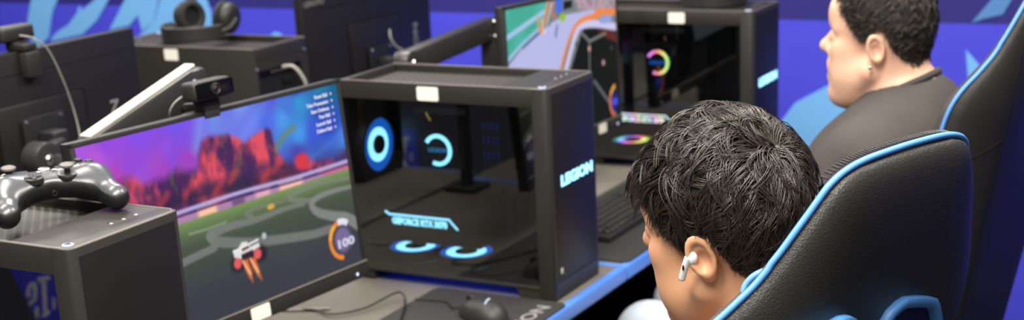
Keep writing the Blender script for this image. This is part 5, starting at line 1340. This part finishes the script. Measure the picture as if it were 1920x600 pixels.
def make_keyboard(label, mx):
    """x along the rows, y from space bar to function row"""
    t = thing('keyboard', label, 'keyboard', mx)
    W_, D_ = .44, .135
    b = bm_new(); prism(b, [(-D_ / 2, .0008), (D_ / 2, .0008), (D_ / 2, .024), (-D_ / 2, .015)], 0, -W_ / 2, W_ / 2, .002); obj('case', b, M['plastic'], t)
    rows = [('F', 15), ('1', 15), ('2', 14), ('3', 14), ('4', 12), ('5', 8)]
    pitch = .019
    for r, (nm, n) in enumerate(rows):
        y = D_ / 2 - .016 - r * .0205; z = .024 - (.009) * (D_ / 2 - y) / D_
        if r == 5: ws = [1.3, 1.2, 1.3, 5.6, 1.3, 1.2, 1.3, 1.6]
        else: ws = [1.0 if i not in (0, n - 1) else (15.0 - (n - 2)) / 2 for i in range(n)]
        x = -W_ / 2 + .012
        for wk in ws:
            L = wk * pitch
            b = bm_new(); box(b, x + .0012, x + L - .0012, y - .0085, y + .0085, z - .003, z + .0065, .0018, 1); obj('key', b, M['plastic'], t); x += L
        for k in range(6):
            xx = -W_ / 2 + .012 + 15 * pitch + .010 + k * pitch
            if k < 6: b = bm_new(); box(b, xx + .0012, xx + pitch - .0012, y - .0085, y + .0085, z - .003, z + .0065, .0018, 1); obj('key', b, M['plastic'], t)
    return t
make_keyboard('black keyboard on the desk mat between the two towers', basis((-.135, .62, DESK_Z + .0047), (0, 1, 0), (-1, 0, 0), (0, 0, 1)))
b = bm_new(); tube(b, smooth_path([(-.53, -.26, .7540), (-.44, -.22, .7540), (-.38, -.235, .7570), (-.335, -.185, .7585), (-.31, -.115, .770), (-.295, -.105, .768), (-.262, -.15, .7595), (-.20, -.28, .7575), (-.16, -.40, .7575)], 10), .0022, 8)
tag(obj('keyboard_lead', b, M['cable_black']), 'thin black lead looping over the desk below the car football screen', 'cable')
b = bm_new(); tube(b, smooth_path([(-.60, -.22, .753), (-.50, -.24, .753), (-.44, -.215, .753), (-.41, -.20, .753)], 10), .0028, 8)
tag(obj('usb_lead', b, M['cable_grey']), 'short pale lead lying on the desk under the car football screen', 'cable')

# ------------------------------------------------------------------ light and camera
W = bpy.data.worlds.new('world'); SC.world = W; W.use_nodes = True
W.node_tree.nodes['Background'].inputs[0].default_value = (.9, .95, 1.0, 1); W.node_tree.nodes['Background'].inputs[1].default_value = .25
def lamp(x, y, z, sx, sy, e, col=(1, .95, .87)):
    l = bpy.data.lights.new('ceiling_lamp', 'AREA'); l.shape = 'RECTANGLE'; l.size = sx; l.size_y = sy; l.energy = e; l.color = col
    o = bpy.data.objects.new('ceiling_lamp', l); COL.objects.link(o); o.location = (x, y, z)
for x, y, e in ((.7, -1.3, 66), (.9, .5, 52), (1.25, -2.55, 20), (.5, -2.4, 58), (-.9, -1.0, 46), (-1.3, .9, 46), (-3.2, .9, 56)): lamp(x, y, 2.85, .6, 1.2, e)

sl = bpy.data.lights.new('patch_boost_spot', 'SPOT'); sl.energy = 160; sl.spot_size = .7; sl.color = (1, .97, .92); so_ = bpy.data.objects.new('patch_boost_spot', sl); COL.objects.link(so_)  # added spot, brightens the lettered blue patch for its mirror image
so_.matrix_world = Matrix.Translation((-2.5, -2.2, 2.8)) @ (Vector((-2.5, -3.2, .15)) - Vector((-2.5, -2.2, 2.8))).to_track_quat('-Z', 'Y').to_matrix().to_4x4()
cam = bpy.data.cameras.new('camera'); co = bpy.data.objects.new('camera', cam); COL.objects.link(co)
F, YAW, PIT, ROL = 2676.617, .5166301, .3078318, .0516876
f = Vector((-math.sin(YAW) * math.cos(PIT), math.cos(YAW) * math.cos(PIT), -math.sin(PIT))); r = Vector((math.cos(YAW), math.sin(YAW), 0)); d = f.cross(r)
c, s = math.cos(ROL), math.sin(ROL); r2 = r * c + d * s; d2 = d * c - r * s
co.matrix_world = basis((1.25881, -2.38713, 1.67411), r2, -d2, -f)
cam.sensor_width = 36; cam.lens = F / 1920 * 36; cam.shift_y = 212.891 / 1920; cam.clip_start = .05
cam.dof.use_dof = True; cam.dof.focus_distance = 1.62; cam.dof.aperture_fstop = 5.6
SC.camera = co
SC.view_settings.view_transform = 'Standard'; SC.view_settings.look = 'None'; SC.view_settings.exposure = 0; SC.view_settings.gamma = 1; SC.view_settings.use_curve_mapping = False
